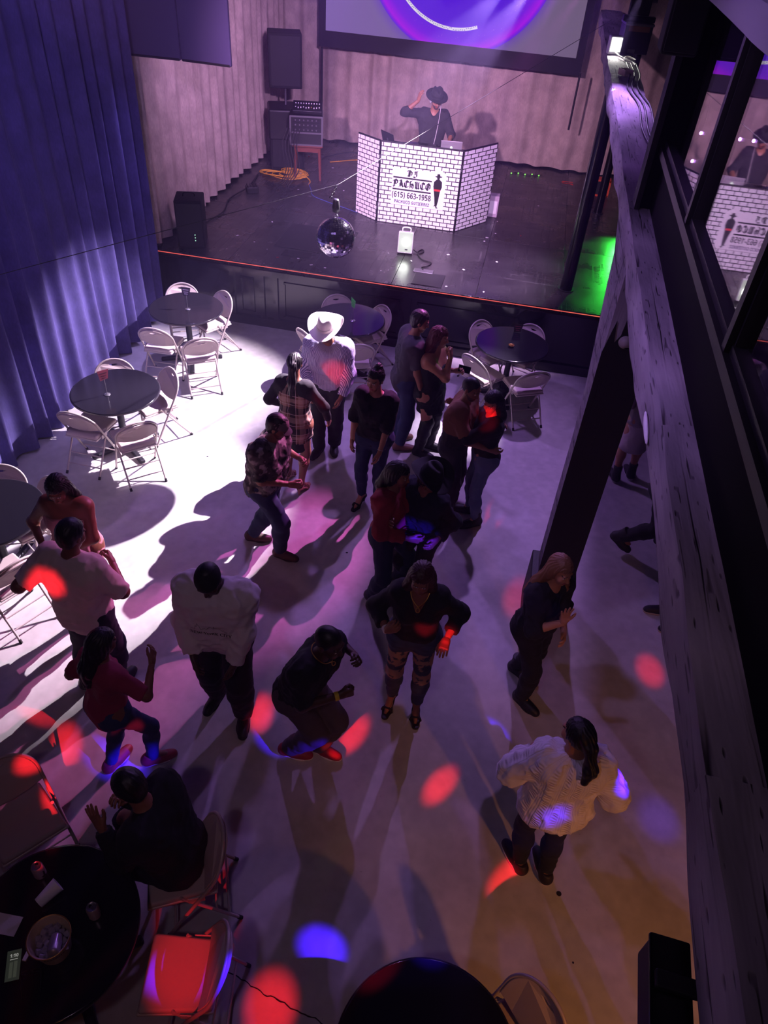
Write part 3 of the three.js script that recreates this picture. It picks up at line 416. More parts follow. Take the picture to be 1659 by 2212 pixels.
{ // mirror ball on its wire
  const o = [-1.826, 2.278, -7.387], R = 0.2, hook = [-1.9, 2.69, -7.73];
  const t = thing('mirror_ball', 'mirror ball hanging from a wire before the stage', 'mirror ball', o);
  mesh('ball_core', new THREE.SphereGeometry(R * 0.965, 40, 28), M.black, t);
  const pos = [], idx = [], q = new THREE.Vector3(), rows = 26;
  for (let i = 0; i < rows; i++) { const a = Math.PI * (i + 0.5) / rows, n = Math.max(4, Math.round(2 * rows * Math.sin(a))); for (let j = 0; j < n; j++) { const b = 2 * Math.PI * j / n, s = Math.PI * R / rows * 0.46, N = new THREE.Vector3(Math.sin(a) * Math.cos(b), Math.cos(a), Math.sin(a) * Math.sin(b)), tl = N.clone().add(new THREE.Vector3(rnd() - 0.5, rnd() - 0.5, rnd() - 0.5).multiplyScalar(0.05)).normalize(), U = new THREE.Vector3(0, 1, 0).addScaledVector(tl, -tl.y).normalize(), W = tl.clone().cross(U), k = pos.length / 3; if (!isFinite(U.x)) continue; for (const [x, y] of [[-1, -1], [1, -1], [1, 1], [-1, 1]]) { q.copy(N).multiplyScalar(R).addScaledVector(W, -x * s).addScaledVector(U, y * s); pos.push(q.x, q.y, q.z); } idx.push(k, k + 1, k + 2, k, k + 2, k + 3); } }
  const g = new THREE.BufferGeometry(); g.setAttribute('position', new THREE.Float32BufferAttribute(pos, 3)); g.setIndex(idx); g.computeVertexNormals(); mesh('mirror_tiles', g, std(0xd8d6de, 0.06, { metalness: 1, side: THREE.DoubleSide }), t).userData.kind = 'stuff';
  mesh('eye_ring', new THREE.TorusGeometry(0.018, 0.004, 8, 18).translate(0, 0.215, 0), M.steel, t);
  mesh('motor', lathe([[0.001, 0.25], [0.034, 0.25], [0.04, 0.3], [0.03, 0.36], [0.022, 0.375], [0.001, 0.375]], 20).translate(-0.01, 0, -0.03), M.black, t); mesh('shaft', bar([-0.01, 0.25, -0.03], [0, 0.225, 0], 0.006), M.steel, t);
  const ch = []; for (let i = 0; i < 6; i++) { const k = i / 6; ch.push(place(new THREE.TorusGeometry(0.012, 0.004, 6, 12), [(hook[0] - o[0]) * (0.9 + 0.02 * i), 0.375 + (hook[1] - o[1] - 0.375) * k + 0.006, (hook[2] - o[2]) * (0.1 + 0.9 * k)], [0, i % 2 ? 1.57 : 0, 0.4])); } mesh('chain', ch, M.blackGloss, t);
  solo('hanging_wire', [bar([0.75, 3.76, -12.78], hook, 0.0032, 6), bar(hook, [-4.75, 2.03, -5.95], 0.004, 6)], M.cable, 'taut wire crossing the room and carrying the mirror ball', 'wire');
}
{ // things on the far part of the beam
  const f = thing('work_light', 'small bright white lamp fixed on the timber beam', 'lamp', [0.76, 3.585, -11.2], 0.2); mesh('lamp_body', rbox(0.16, 0.2, 0.12, 0.015, 0, 0.1, 0), M.whitePlastic, f); mesh('lamp_lens', rbox(0.13, 0.15, 0.01, 0.004, 0, 0.11, 0.064), glow(C(1, 1, 0.96), 3), f);
  const l = new THREE.SpotLight(C(1, 0.97, 0.9), 1.6, 0, 70 * D, 0.8, 2); l.position.set(0.775, 3.7, -11.11); l.target.position.set(0.3, 2.6, -8); l.castShadow = true; l.shadow.radius = 3; scene.add(l, l.target);
  const b = thing('power_box', 'dark metal power box with a rusty lid on the beam', 'box', [1.0, 3.585, -11.5], 0.15); mesh('box_body', rbox(0.34, 0.3, 0.3, 0.01, 0, 0.15, 0), M.darkSteel, b); mesh('box_lid', rbox(0.36, 0.03, 0.32, 0.008, 0, 0.315, 0), M.steel, b); mesh('rust_patch', box(0.26, 0.06, 0.004, 0, 0.27, 0.152), std(0x7a4a34, 0.9), b); mesh('label_plate', box(0.09, 0.04, 0.006, -0.04, 0.03, 0.153), std(0x6f6b66, 0.8), b); mesh('bracket', rbox(0.4, 0.06, 0.08, 0.008, 0.0, 0.36, 0), M.black, b);
  const h = thing('hanger_post', 'dark square hanger post rising from the beam behind the power box', 'post', [1.03, 3.585, -12.1]); mesh('post_shaft', rbox(0.26, 3.7, 0.2, 0.01, 0, 1.86, 0), M.blackRough, h); mesh('post_bolt', cyl(0.02, 0.02, 0.08, 0, 0, 0, 10).rotateZ(Math.PI / 2).translate(0.16, 0.5, 0.05), M.steel, h);
  const o = thing('outlet_box', 'open beige outlet box lying on the beam', 'box', [0.86, 3.585, -9.9], 0.5); mesh('outlet_shell', [box(0.11, 0.012, 0.14, 0, 0.006, 0), box(0.012, 0.06, 0.14, -0.05, 0.03, 0), box(0.012, 0.06, 0.14, 0.05, 0.03, 0), box(0.11, 0.06, 0.012, 0, 0.03, -0.065)], std(0xcdb6a6, 0.6), o);
  solo('white_cord', tube([[0.78, 3.62, -11.1], [0.84, 3.61, -10.9], [0.95, 3.6, -10.75], [1.02, 3.6, -10.85], [0.93, 3.61, -10.95], [0.88, 3.6, -10.8], [0.98, 3.6, -10.65], [1.0, 3.6, -10.5]], 0.009, 70, 6), M.whiteCable, 'white lamp cord looped on the beam', 'cord');
  for (const [dx, l] of [[0, 'nearest the outlet box'], [0.06, 'close to the far edge'], [-0.05, 'lying along the near edge']]) solo('beam_cable', tube([[0.95 + dx, 3.6, -10.6], [0.96 + dx, 3.6, -9.9], [0.9 + dx, 3.6, -9.2], [0.97 + dx, 3.6, -8.4], [0.95 + dx, 3.6, -7.4], [0.98 + dx * 0.5, 3.6, -6.6]], 0.008, 60, 6), M.cable, 'dark cable on top of the beam ' + l, 'cable', 'cables on the beam');
  solo('drop_cable', tube([[1.02, 3.62, -7.6], [1.04, 4.0, -7.7], [1.06, 4.8, -7.5], [1.03, 6.0, -7.6], [1.04, 7.3, -7.6]], 0.008, 50, 6), M.cable, 'dark cable dropping from the ceiling to the beam', 'cable');
  const s = thing('wall_speaker', 'black speaker box hung in front of the window end post', 'speaker', [0.69, 4.5, -5.12], 0); speakerBox(0.2, 0.36, 0.24, s); mesh('hang_bracket', box(0.04, 0.04, 0.14, 0.0, 0.3, -0.15), M.black, s);
  const g = thing('string_lights', 'string of small violet lights inside the dark side room', 'light string', [0, 0, 0]);
  const P = [[1.18, 4.49, -6.5], [1.18, 4.29, -6.5], [1.22, 3.82, -6.5], [1.14, 3.64, -6.5], [1.22, 3.62, -6.5], [1.51, 3.81, -6.5], [1.61, 3.81, -6.5]]; mesh('wire', tube(P, 0.004, 80, 5), M.cable, g); for (const p of P) mesh('bulb', new THREE.SphereGeometry(0.013, 10, 8).translate(...p), glow(C(0.6, 0.25, 1), 14), g);
  const vl = new THREE.PointLight(C(0.45, 0.15, 1), 0.35); vl.position.set(1.4, 4.2, -6.3); vl.castShadow = true; scene.add(vl);
}
{ // black box fixed to the side of the beam at the lower right
  const c = thing('conduit_box', 'long black box fixed along the near end of the beam', 'box', [0.635, 3.2, -0.46], -0.06);
  mesh('box_shell', rbox(0.09, 0.11, 0.7, 0.012, 0, 0.055, 0), M.black, c); mesh('box_cover', rbox(0.096, 0.016, 0.71, 0.006, 0, 0.112, 0), M.blackGloss, c); mesh('fixing_strap', rbox(0.12, 0.02, 0.04, 0.005, 0.02, 0.13, -0.25), M.darkSteel, c);
}

// ---------------------------------------------------------------- tables and chairs
function makeTable() {
  const t = new THREE.Group();
  mesh('tabletop', lathe([[0, 0.715], [0.45, 0.715], [0.462, 0.722], [0.464, 0.733], [0.46, 0.742], [0.452, 0.745], [0, 0.745]], 64), M.tableTop, t);
  mesh('edge_band', lathe([[0.4635, 0.722], [0.468, 0.724], [0.468, 0.737], [0.4635, 0.739]], 64), M.tableEdge, t);
  mesh('column', [cyl(0.038, 0.038, 0.66, 0, 0.385, 0), cyl(0.1, 0.13, 0.03, 0, 0.7, 0), cyl(0.06, 0.085, 0.05, 0, 0.08, 0)], M.darkSteel, t);
  for (let i = 0; i < 4; i++) mesh('base_foot', mod(place(rbox(0.4, 0.045, 0.06, 0.015, 0.2, 0, 0, 3), [0, 0.05, 0], [0, i * Math.PI / 2 + 0.4, 0]), (v) => { const r = Math.hypot(v.x, v.z); v.y -= 0.03 * r / 0.4; }), M.darkSteel, t);
  return t;
}
function makeChair() {
  const c = new THREE.Group(), tilt = Math.atan2(0.42, 0.8), X = 0.215, m = M.chairMetal;
  const onTube = (s, x = 0, n = 0) => [x, 0.0 + s * Math.cos(tilt) + n * Math.sin(tilt), 0.19 - s * Math.sin(tilt) + n * Math.cos(tilt)];   // s metres along the slanted tube, n out of its plane
  const arch = []; arch.push(onTube(0.5, X)); arch.push(onTube(0.66, X)); for (let i = 0; i <= 16; i++) { const a = i / 16 * Math.PI; arch.push(onTube(0.7 + 0.195 * Math.sin(a), X * Math.cos(a))); } arch.push(onTube(0.66, -X)); arch.push(onTube(0.5, -X));
  mesh('back_frame', tube(arch, 0.0115, 60, 8), m, c);
  for (const s of [1, -1]) { const l = mesh('leg', bar(onTube(0.01, s * X), onTube(0.5, s * X), 0.0115, 8), m, c); mesh('foot_cap', bar(onTube(0, s * X), onTube(0.035, s * X), 0.0145, 8), M.rubber, l); }
  for (const s of [1, -1]) { const l = mesh('leg', bar([s * 0.19, 0.005, -0.27], [s * 0.19, 0.47, 0.06], 0.0105, 8), m, c); mesh('foot_cap', bar([s * 0.19, 0, -0.273], [s * 0.19, 0.03, -0.252], 0.0135, 8), M.rubber, l); }
  mesh('crossbar', bar(onTube(0.13, X), onTube(0.13, -X), 0.007, 6), m, c); mesh('crossbar', bar([0.19, 0.1, -0.2], [-0.19, 0.1, -0.2], 0.007, 6), m, c); mesh('crossbar', bar([0.19, 0.2, -0.13], [-0.19, 0.2, -0.13], 0.007, 6), m, c);
  for (const s of [1, -1]) mesh('hinge_plate', rbox(0.008, 0.05, 0.1, 0.003, s * 0.2, 0.43, -0.03), m, c);
  mesh('seat', mod(new RoundedBoxGeometry(0.4, 0.045, 0.4, 5, 0.02), (v) => { if (v.y > 0) v.y += 0.014 * Math.cos(v.x * 6.5) * Math.cos(v.z * 6.5); v.x *= 1 - 0.12 * Math.max(0, -v.z) / 0.2; }).translate(0, 0.445, 0.05), M.chairPad, c);
  mesh('seat_rim', mod(new RoundedBoxGeometry(0.415, 0.022, 0.415, 3, 0.01), (v) => { v.x *= 1 - 0.12 * Math.max(0, -v.z) / 0.2; }).translate(0, 0.425, 0.05), m, c);
  const P = []; for (let i = 0; i <= 20; i++) { const a = i / 20 * Math.PI; P.push([0.2 * Math.cos(a), 0.7 + 0.18 * Math.sin(a)]); } P.push([-0.2, 0.62]); for (let i = 1; i < 8; i++) P.push([-0.2 + 0.05 * i, 0.62 - 0.035 * Math.sin(i / 8 * Math.PI)]); P.push([0.2, 0.62]);
  const hole = []; for (let i = 0; i <= 12; i++) { const a = i / 12 * Math.PI; hole.push([0.055 * Math.cos(a), 0.835 + 0.012 * Math.sin(a)]); } for (let i = 1; i < 8; i++) hole.push([-0.055 + 0.11 * i / 8, 0.835 - 0.018 * Math.sin(i / 8 * Math.PI)]);
  const bk = extrude(P, 0.016, 0.005, [hole.reverse()]); const q = new THREE.Matrix4().makeBasis(V3([1, 0, 0]), V3([0, Math.cos(tilt), -Math.sin(tilt)]), V3([0, Math.sin(tilt), Math.cos(tilt)])); mod(bk, (v) => { v.z += -0.008 - 0.035 * (1 - (v.x / 0.2) ** 2) * 0.6; }); bk.applyMatrix4(q).translate(0, 0, 0.19);
  mesh('backrest', bk, M.chairPad, c);
  return c;
}
const tableProto = makeTable(), chairProto = makeChair();
const GT = 'round black tables', GC = 'folding chairs around the tables';
function table(x, z, turn, label) { const t = tableProto.clone(); t.name = numbered('round_table'); t.position.set(x, 0, z); t.rotation.y = turn; scene.add(t); return tag(t, label, 'table', GT); }
function chair(bx, bz, tx, tz, label, extra = 0) {   // back top above (bx, bz), facing (tx, tz)
  const a = Math.atan2(tx - bx, tz - bz) + extra, c = chairProto.clone(); c.name = numbered('folding_chair'); c.position.set(bx + 0.2 * Math.sin(a), 0, bz + 0.2 * Math.cos(a)); c.rotation.y = a; scene.add(c);
  return tag(c, label, 'chair', GC);
}
const T = [[-4.0, -8.28, 'by the blue curtain nearest the stage'], [-1.94, -8.66, 'behind the man in the white cowboy hat'], [0.18, -8.68, 'beneath the beam right of the dancers'], [-3.94, -6.22, 'second from the stage along the curtain'], [-4.07, -4.12, 'cut by the left edge of the photo'], [-1.8, -1.2, 'holding the ice bucket and cans'], [0.29, -1.06, 'cut by the bottom edge of the photo']];
T.forEach(([x, z, l], i) => table(x, z, i * 0.7, 'round black pedestal table ' + l));
const CH = [
  [-4.3, -8.81, 0, 'at the stage table, backing the stage by the curtain'], [-3.66, -8.76, 0, 'at the stage table, backing the stage on the right'], [-4.13, -7.57, 0, 'at the stage table, near side by the curtain', 0.25], [-3.5, -7.52, 0, 'at the stage table, near side with sunlit white seat'.replace('sunlit', 'brightly lit')],
  [-2.24, -9.17, 1, 'behind the middle table, backing the stage'], [-1.55, -9.05, 1, 'right of the middle table beside the stage front'], [-1.66, -7.97, 1, 'in front of the middle table right of the hat man'], [-2.38, -8.1, 1, 'left of the middle table, half hidden by the cowboy hat'],
  [-0.28, -9.05, 2, 'behind the right table, left of its small red card'], [0.42, -9.16, 2, 'behind the right table, right of its small red card'], [-0.26, -8.12, 2, 'in front of the right table beside the red haired woman'], [0.52, -8.0, 2, 'in front of the right table next to the column'],
  [-4.22, -6.72, 3, 'behind the table with the dark red card, by the curtain'], [-3.52, -6.72, 3, 'behind the table with the dark red card, on the right'], [-4.13, -5.66, 3, 'before the table with the dark red card, by the curtain', 0.3], [-3.44, -5.68, 3, 'before the table with the dark red card, on the right'],
  [-3.74, -4.6, 4, 'behind the long haired woman in pink'], [-4.3, -4.66, 4, 'at the left photo edge by the curtain'], [-3.5, -3.6, 4, 'left of the man in the white tee', 0.3], [-4.4, -3.5, 4, 'at the left photo edge, near side of its table'],
  [-1.1, -1.88, 5, 'carrying the seated man in black', -0.35], [-2.62, -1.98, 5, 'left of the seated man with an empty dark seat', 0.1], [-0.85, -1.28, 5, 'flooded with red and blue light', 0.1],
  [0.88, -1.44, 6, 'at the bottom table below the woman in white sweater', 0.2],
];
for (const [x, z, t, l, e] of CH) chair(x, z, T[t][0], T[t][1], 'beige metal folding chair ' + l, e ?? 0);
// card stands
function cardStand(x, z, turn, color, ink, label, rod = true) {
  const t = thing('card_stand', label, 'card stand', [x, 0.746, z], turn);
  if (rod) { mesh('stand_base', lathe([[0, 0], [0.032, 0], [0.032, 0.006], [0.008, 0.012], [0, 0.014]], 20), M.chrome, t); mesh('stand_rod', bar([0, 0.01, 0], [0, 0.2, 0], 0.0035, 8), M.chrome, t); }
  const y = rod ? 0.18 : 0.0; const c = mesh('card', extrude([[-0.045, 0], [0.04, 0.01], [0.062, 0.115], [-0.06, 0.12]], 0.003).translate(0, y, 0), std(color, 0.6), t);
  mesh('card_print', [0.03, 0.055, 0.085].map((h, i) => box(0.045 + 0.015 * i, 0.01, 0.001, 0, y + h, 0.0045)), std(ink, 0.6), c);
}
cardStand(-3.96, -8.24, 0.1, 0x3a3548, 0xd8d0e8, 'small dark card on a chrome stand on the stage table');
cardStand(-1.88, -8.62, -0.9, 0x3fae55, 0x2a7a3c, 'small green card on a chrome stand on the middle table');
cardStand(-3.98, -6.12, 0.9, 0x6b2438, 0x45172a, 'small dark red card on a chrome stand by the curtain');
cardStand(0.22, -9.0, 0.1, 0x3a1720, 0xb24a60, 'small red printed card standing on the right table', false);
{ const t = thing('candle_dish', 'tiny gold dish in the middle of the right table', 'dish', [0.17, 0.746, -8.6]); mesh('dish', lathe([[0, 0.004], [0.03, 0.006], [0.04, 0.018], [0.036, 0.018], [0.028, 0.01], [0, 0.008]], 24), M.gold, t); for (let i = 0; i < 4; i++) mesh('pebble', place(new THREE.SphereGeometry(0.011, 10, 8), [0.013 * Math.cos(i * 1.7), 0.018, 0.013 * Math.sin(i * 1.7)], [0, 0, 0], [1, 0.7, 1]), M.gold, t); }
// things on the near table
function can(x, z, turn, label) {
  const t = thing('drink_can', label, 'can', [x, 0.745, z], turn);
  const art = canvasTex(256, 128, (g) => { g.fillStyle = '#b9a9ad'; g.fillRect(0, 0, 256, 128); g.fillStyle = '#20181c'; for (const x of [40, 168]) { g.beginPath(); g.moveTo(x, 40); g.lineTo(x + 14, 46); g.lineTo(x + 10, 60); g.lineTo(x + 24, 66); g.lineTo(x + 12, 74); g.lineTo(x + 16, 92); g.lineTo(x, 80); g.lineTo(x - 14, 88); g.lineTo(x - 8, 68); g.lineTo(x - 20, 56); g.lineTo(x - 4, 56); g.closePath(); g.fill(); } });
  mesh('can_wall', lathe([[0.024, 0], [0.03, 0.008], [0.033, 0.018], [0.033, 0.1], [0.027, 0.118]], 32), std(0xffffff, 0.35, { map: art, metalness: 0.3 }), t);
  const l = mesh('can_lid', lathe([[0, 0.113], [0.022, 0.113], [0.024, 0.119], [0.027, 0.119], [0.027, 0.116]], 32), M.chrome, t); mesh('pull_tab', rbox(0.012, 0.002, 0.022, 0.001, 0, 0.116, 0.004), M.steel, l); mesh('opening', place(new THREE.CircleGeometry(0.009, 14).rotateX(-Math.PI / 2), [0, 0.1137, -0.011]), M.blackGloss, l);
}
can(-2.0, -1.45, 0.4, 'silver drink can beside the white paper cup'); can(-1.6, -1.32, 1.2, 'silver drink can standing alone right of the bucket');
{
  const c = thing('paper_cup', 'white paper cup leaning beside the bucket', 'cup', [-1.92, 0.775, -1.3], 0); mesh('cup_wall', place(lathe([[0.026, 0], [0.03, 0], [0.042, 0.125], [0.044, 0.127], [0.04, 0.126], [0.028, 0.006], [0, 0.006]], 28), [0, 0.0, 0], [-1.4, -0.5, 0]), M.white, c);
  const b = thing('ice_bucket', 'clear plastic bucket of ice with a can on the near table', 'bucket', [-1.72, 0.745, -1.12]);
  mesh('bucket_wall', lathe([[0, 0.002], [0.075, 0.002], [0.08, 0.01], [0.105, 0.17], [0.111, 0.172], [0.108, 0.176], [0.1, 0.172], [0.074, 0.014], [0, 0.01]], 40), phys(0xd9cbb0, 0.3, { transmission: 0.35, thickness: 0 }), b);
  mesh('rim', new THREE.TorusGeometry(0.108, 0.003, 8, 48).rotateX(Math.PI / 2).translate(0, 0.174, 0), M.gold, b);
  for (let i = 0; i < 22; i++) { const a = i * 2.4, r = 0.018 * Math.sqrt(i); mesh('ice_cube', place(rbox(0.032, 0.03, 0.032, 0.006), [r * Math.cos(a), 0.1 + 0.018 * rnd(), r * Math.sin(a)], [rnd() * 3, rnd() * 3, rnd()]), phys(0xcfc6e0, 0.15, { transmission: 0.5, thickness: 0, ior: 1.31 }), b); }
  mesh('band_print', [0, 1, 2, 3, 4].map((i) => place(box(0.024, 0.012, 0.002), [0.096 * Math.sin(0.3 + i * 0.28), 0.12, 0.096 * Math.cos(0.3 + i * 0.28)], [0.15, 0.3 + i * 0.28, 0])), M.black, b);
  const d = thing('drink_can', 'silver can lying on the ice in the bucket', 'can', [-1.7, 0.87, -1.15], 0.4); mesh('can_wall', lathe([[0, 0], [0.024, 0], [0.033, 0.018], [0.033, 0.1], [0.027, 0.118], [0, 0.116]], 28).rotateX(1.2), std(0x9d92a6, 0.3, { metalness: 0.4 }), d);
  const p = thing('mobile_phone', 'phone with a lit lock screen lying on the near table', 'phone', [-1.89, 0.746, -1.0], 0.45); mesh('phone_body', rbox(0.076, 0.009, 0.155, 0.004, 0, 0.0045, 0), M.blackGloss, p);
  const scr = canvasTex(256, 512, (g) => { g.fillStyle = '#3b3f38'; g.fillRect(0, 0, 256, 512); g.fillStyle = '#55594e'; g.fillRect(60, 200, 60, 260); g.fillRect(140, 190, 60, 270); g.fillStyle = '#e8e6e0'; g.textAlign = 'center'; g.font = 'bold 80px sans-serif'; g.fillText('1:10', 128, 120); g.fillRect(60, 150, 136, 10); });
  mesh('phone_screen', new THREE.PlaneGeometry(0.07, 0.148).rotateX(-Math.PI / 2).translate(0, 0.0096, 0), new THREE.MeshStandardMaterial({ color: 0x000000, emissive: 0xffffff, emissiveMap: scr, emissiveIntensity: 0.35, roughness: 0.3 }), p);
  solo('paper_sheet', place(box(0.22, 0.0012, 0.1), [-2.08, 0.7465, -1.17], [0, 0.05, 0]), M.card, 'white printed paper strip lying on the near table', 'paper');
  const k = thing('eyeglasses', 'dark folded eyeglasses beside the phone', 'glasses', [-1.78, 0.7465, -0.99], 0.5); for (const s of [-1, 1]) { mesh('lens_rim', place(new THREE.TorusGeometry(0.022, 0.002, 6, 20), [s * 0.028, 0.023, 0]), M.black, k); mesh('temple', bar([s * 0.05, 0.024, 0], [s * 0.045, 0.008, 0.11], 0.002, 6), M.black, k); }
  solo('lighter', rbox(0.022, 0.012, 0.06, 0.004, -1.85, 0.752, -1.06), M.white, 'small white lighter next to the bucket', 'lighter');
}

// ---------------------------------------------------------------- people: distance fields meshed by surface nets
function surfaceNets(f, lo, hi, c) {
  const n = [0, 1, 2].map((i) => Math.ceil((hi[i] - lo[i]) / c) + 2), [nx, ny, nz] = n, sy = nx, sz = nx * ny, v = new Float32Array(nx * ny * nz), B = 6;
  for (let bz = 0; bz < nz; bz += B) for (let by = 0; by < ny; by += B) for (let bx = 0; bx < nx; bx += B) {
    const d = f(lo[0] + (bx + 2.5) * c, lo[1] + (by + 2.5) * c, lo[2] + (bz + 2.5) * c), far = Math.abs(d) > B * c * 1.05 + 0.03;
    for (let z = bz; z < Math.min(bz + B, nz); z++) for (let y = by; y < Math.min(by + B, ny); y++) for (let x = bx; x < Math.min(bx + B, nx); x++) v[x + y * sy + z * sz] = far ? d : f(lo[0] + x * c, lo[1] + y * c, lo[2] + z * c);
  }
  const pos = [], cell = new Int32Array(nx * ny * nz).fill(-1), idx = [];
  const off = [0, 1, sy, sy + 1, sz, sz + 1, sz + sy, sz + sy + 1], E = [[0, 1], [2, 3], [4, 5], [6, 7], [0, 2], [1, 3], [4, 6], [5, 7], [0, 4], [1, 5], [2, 6], [3, 7]];
  for (let z = 0; z < nz - 1; z++) for (let y = 0; y < ny - 1; y++) for (let x = 0; x < nx - 1; x++) {
    const i = x + y * sy + z * sz; let m = 0; for (let k = 0; k < 8; k++) if (v[i + off[k]] < 0) m |= 1 << k;
    if (m === 0 || m === 255) continue;
    let px = 0, py = 0, pz = 0, w = 0;
    for (const [a, b] of E) if (((m >> a) ^ (m >> b)) & 1) { const va = v[i + off[a]], t = va / (va - v[i + off[b]]); px += (a & 1) + t * ((b & 1) - (a & 1)); py += ((a >> 1) & 1) + t * (((b >> 1) & 1) - ((a >> 1) & 1)); pz += (a >> 2) + t * ((b >> 2) - (a >> 2)); w++; }
    cell[i] = pos.length / 3; pos.push(lo[0] + (x + px / w) * c, lo[1] + (y + py / w) * c, lo[2] + (z + pz / w) * c);
  }
  for (let z = 1; z < nz - 1; z++) for (let y = 1; y < ny - 1; y++) for (let x = 1; x < nx - 1; x++) {
    const i = x + y * sy + z * sz, s = v[i] < 0;
    const q = (a, b, cc, d, flip) => { if (a < 0 || b < 0 || cc < 0 || d < 0) return; flip ? idx.push(a, b, cc, a, cc, d) : idx.push(a, cc, b, a, d, cc); };
    if (s !== v[i + 1] < 0) q(cell[i], cell[i - sy], cell[i - sy - sz], cell[i - sz], !s);
    if (s !== v[i + sy] < 0) q(cell[i], cell[i - sz], cell[i - 1 - sz], cell[i - 1], !s);
    if (s !== v[i + sz] < 0) q(cell[i], cell[i - 1], cell[i - 1 - sy], cell[i - sy], !s);
  }
  const g = new THREE.BufferGeometry(); g.setAttribute('position', new THREE.Float32BufferAttribute(pos, 3)); g.setIndex(idx);
  // make the faces look outwards
  let vol = 0; for (let i = 0; i < idx.length; i += 3) { const a = idx[i] * 3, b = idx[i + 1] * 3, e = idx[i + 2] * 3; vol += pos[a] * (pos[b + 1] * pos[e + 2] - pos[b + 2] * pos[e + 1]) - pos[a + 1] * (pos[b] * pos[e + 2] - pos[b + 2] * pos[e]) + pos[a + 2] * (pos[b] * pos[e + 1] - pos[b + 1] * pos[e]); }
  if (vol < 0) for (let i = 0; i < idx.length; i += 3) { const t = idx[i + 1]; idx[i + 1] = idx[i + 2]; idx[i + 2] = t; }
  if (vol < 0) g.setIndex(idx);
  g.computeVertexNormals(); return g;
}
const smin = (a, b, k) => { const h = Math.max(k - Math.abs(a - b), 0) / k; return Math.min(a, b) - h * h * k * 0.25; };
const cap = (a, b, ra, rb = ra, k = 0.03, cut) => { const d = [b[0] - a[0], b[1] - a[1], b[2] - a[2]], L = d[0] * d[0] + d[1] * d[1] + d[2] * d[2] || 1e-9; return { a, d, L, ra, dr: rb - ra, k, cut, len: Math.sqrt(L), rm: Math.max(ra, rb) }; };
let TT = 0;
function dCap(p, x, y, z, inf) {
  const ux = x - p.a[0], uy = y - p.a[1], uz = z - p.a[2], s = (ux * p.d[0] + uy * p.d[1] + uz * p.d[2]) / p.L, t = s < 0 ? 0 : s > 1 ? 1 : s, vx = ux - t * p.d[0], vy = uy - t * p.d[1], vz = uz - t * p.d[2];
  TT = t; let d = Math.sqrt(vx * vx + vy * vy + vz * vz) - (p.ra + t * p.dr) - inf; if (p.cut) d = Math.max(d, (s - 1) * p.len); return d;
}
const field = (prims, inf = 0) => {   // limbs (groups) are smooth in themselves and join the trunk smoothly only near their root
  const trunk = prims.filter((p) => !p.g), limbs = [...new Set(prims.map((p) => p.g).filter(Boolean))].map((g) => prims.filter((p) => p.g === g));
  return (x, y, z) => {
    let d = 9; for (const p of trunk) { const e = dCap(p, x, y, z, inf); d = d > 8 ? e : smin(d, e, p.k); }
    for (const l of limbs) { let e = dCap(l[0], x, y, z, inf); const q = 1 - TT; for (let i = 1; i < l.length; i++) e = smin(e, dCap(l[i], x, y, z, inf), l[i].k); d = d > 8 ? e : smin(d, e, 0.004 + l[0].k * q * q); }
    return d;
  };
};
const inGroup = (g, list) => { for (const p of list) p.g = g; return list; };
function bounds(prims, pad) { const lo = [9, 9, 9], hi = [-9, -9, -9]; for (const p of prims) for (let i = 0; i < 3; i++) { lo[i] = Math.min(lo[i], p.a[i] - p.rm - pad, p.a[i] + p.d[i] - p.rm - pad); hi[i] = Math.max(hi[i], p.a[i] + p.rm + pad, p.a[i] + p.d[i] + p.rm + pad); } return [lo, hi]; }
const ell = (x, y, z, c, r) => { const a = (x - c[0]) / r[0], b = (y - c[1]) / r[1], e = (z - c[2]) / r[2], k0 = Math.sqrt(a * a + b * b + e * e), k1 = Math.sqrt((a / r[0]) ** 2 + (b / r[1]) ** 2 + (e / r[2]) ** 2); return k0 * (k0 - 1) / (k1 + 1e-9); };
const add = (a, b, k = 1) => [a[0] + b[0] * k, a[1] + b[1] * k, a[2] + b[2] * k], sub = (a, b) => [a[0] - b[0], a[1] - b[1], a[2] - b[2]], len = (a) => Math.hypot(...a), nrm = (a) => { const l = len(a) || 1; return [a[0] / l, a[1] / l, a[2] / l]; }, crs = (a, b) => [a[1] * b[2] - a[2] * b[1], a[2] * b[0] - a[0] * b[2], a[0] * b[1] - a[1] * b[0]], dot = (a, b) => a[0] * b[0] + a[1] * b[1] + a[2] * b[2], mix = (a, b, t) => [a[0] + (b[0] - a[0]) * t, a[1] + (b[1] - a[1]) * t, a[2] + (b[2] - a[2]) * t];
function ik(a, b, l1, l2, pole) {
  let d = sub(b, a), L = len(d); if (L > (l1 + l2) * 0.995) { b = add(a, d, (l1 + l2) * 0.995 / L); d = sub(b, a); L = len(d); } if (L < Math.abs(l1 - l2) + 0.02) L = Math.abs(l1 - l2) + 0.02;
  const u = nrm(d), c = (l1 * l1 + L * L - l2 * l2) / (2 * L), h = Math.sqrt(Math.max(0, l1 * l1 - c * c)); let p = add(pole, u, -dot(pole, u)); p = nrm(p);
  return [add(add(a, u, c), p, h), b];
}
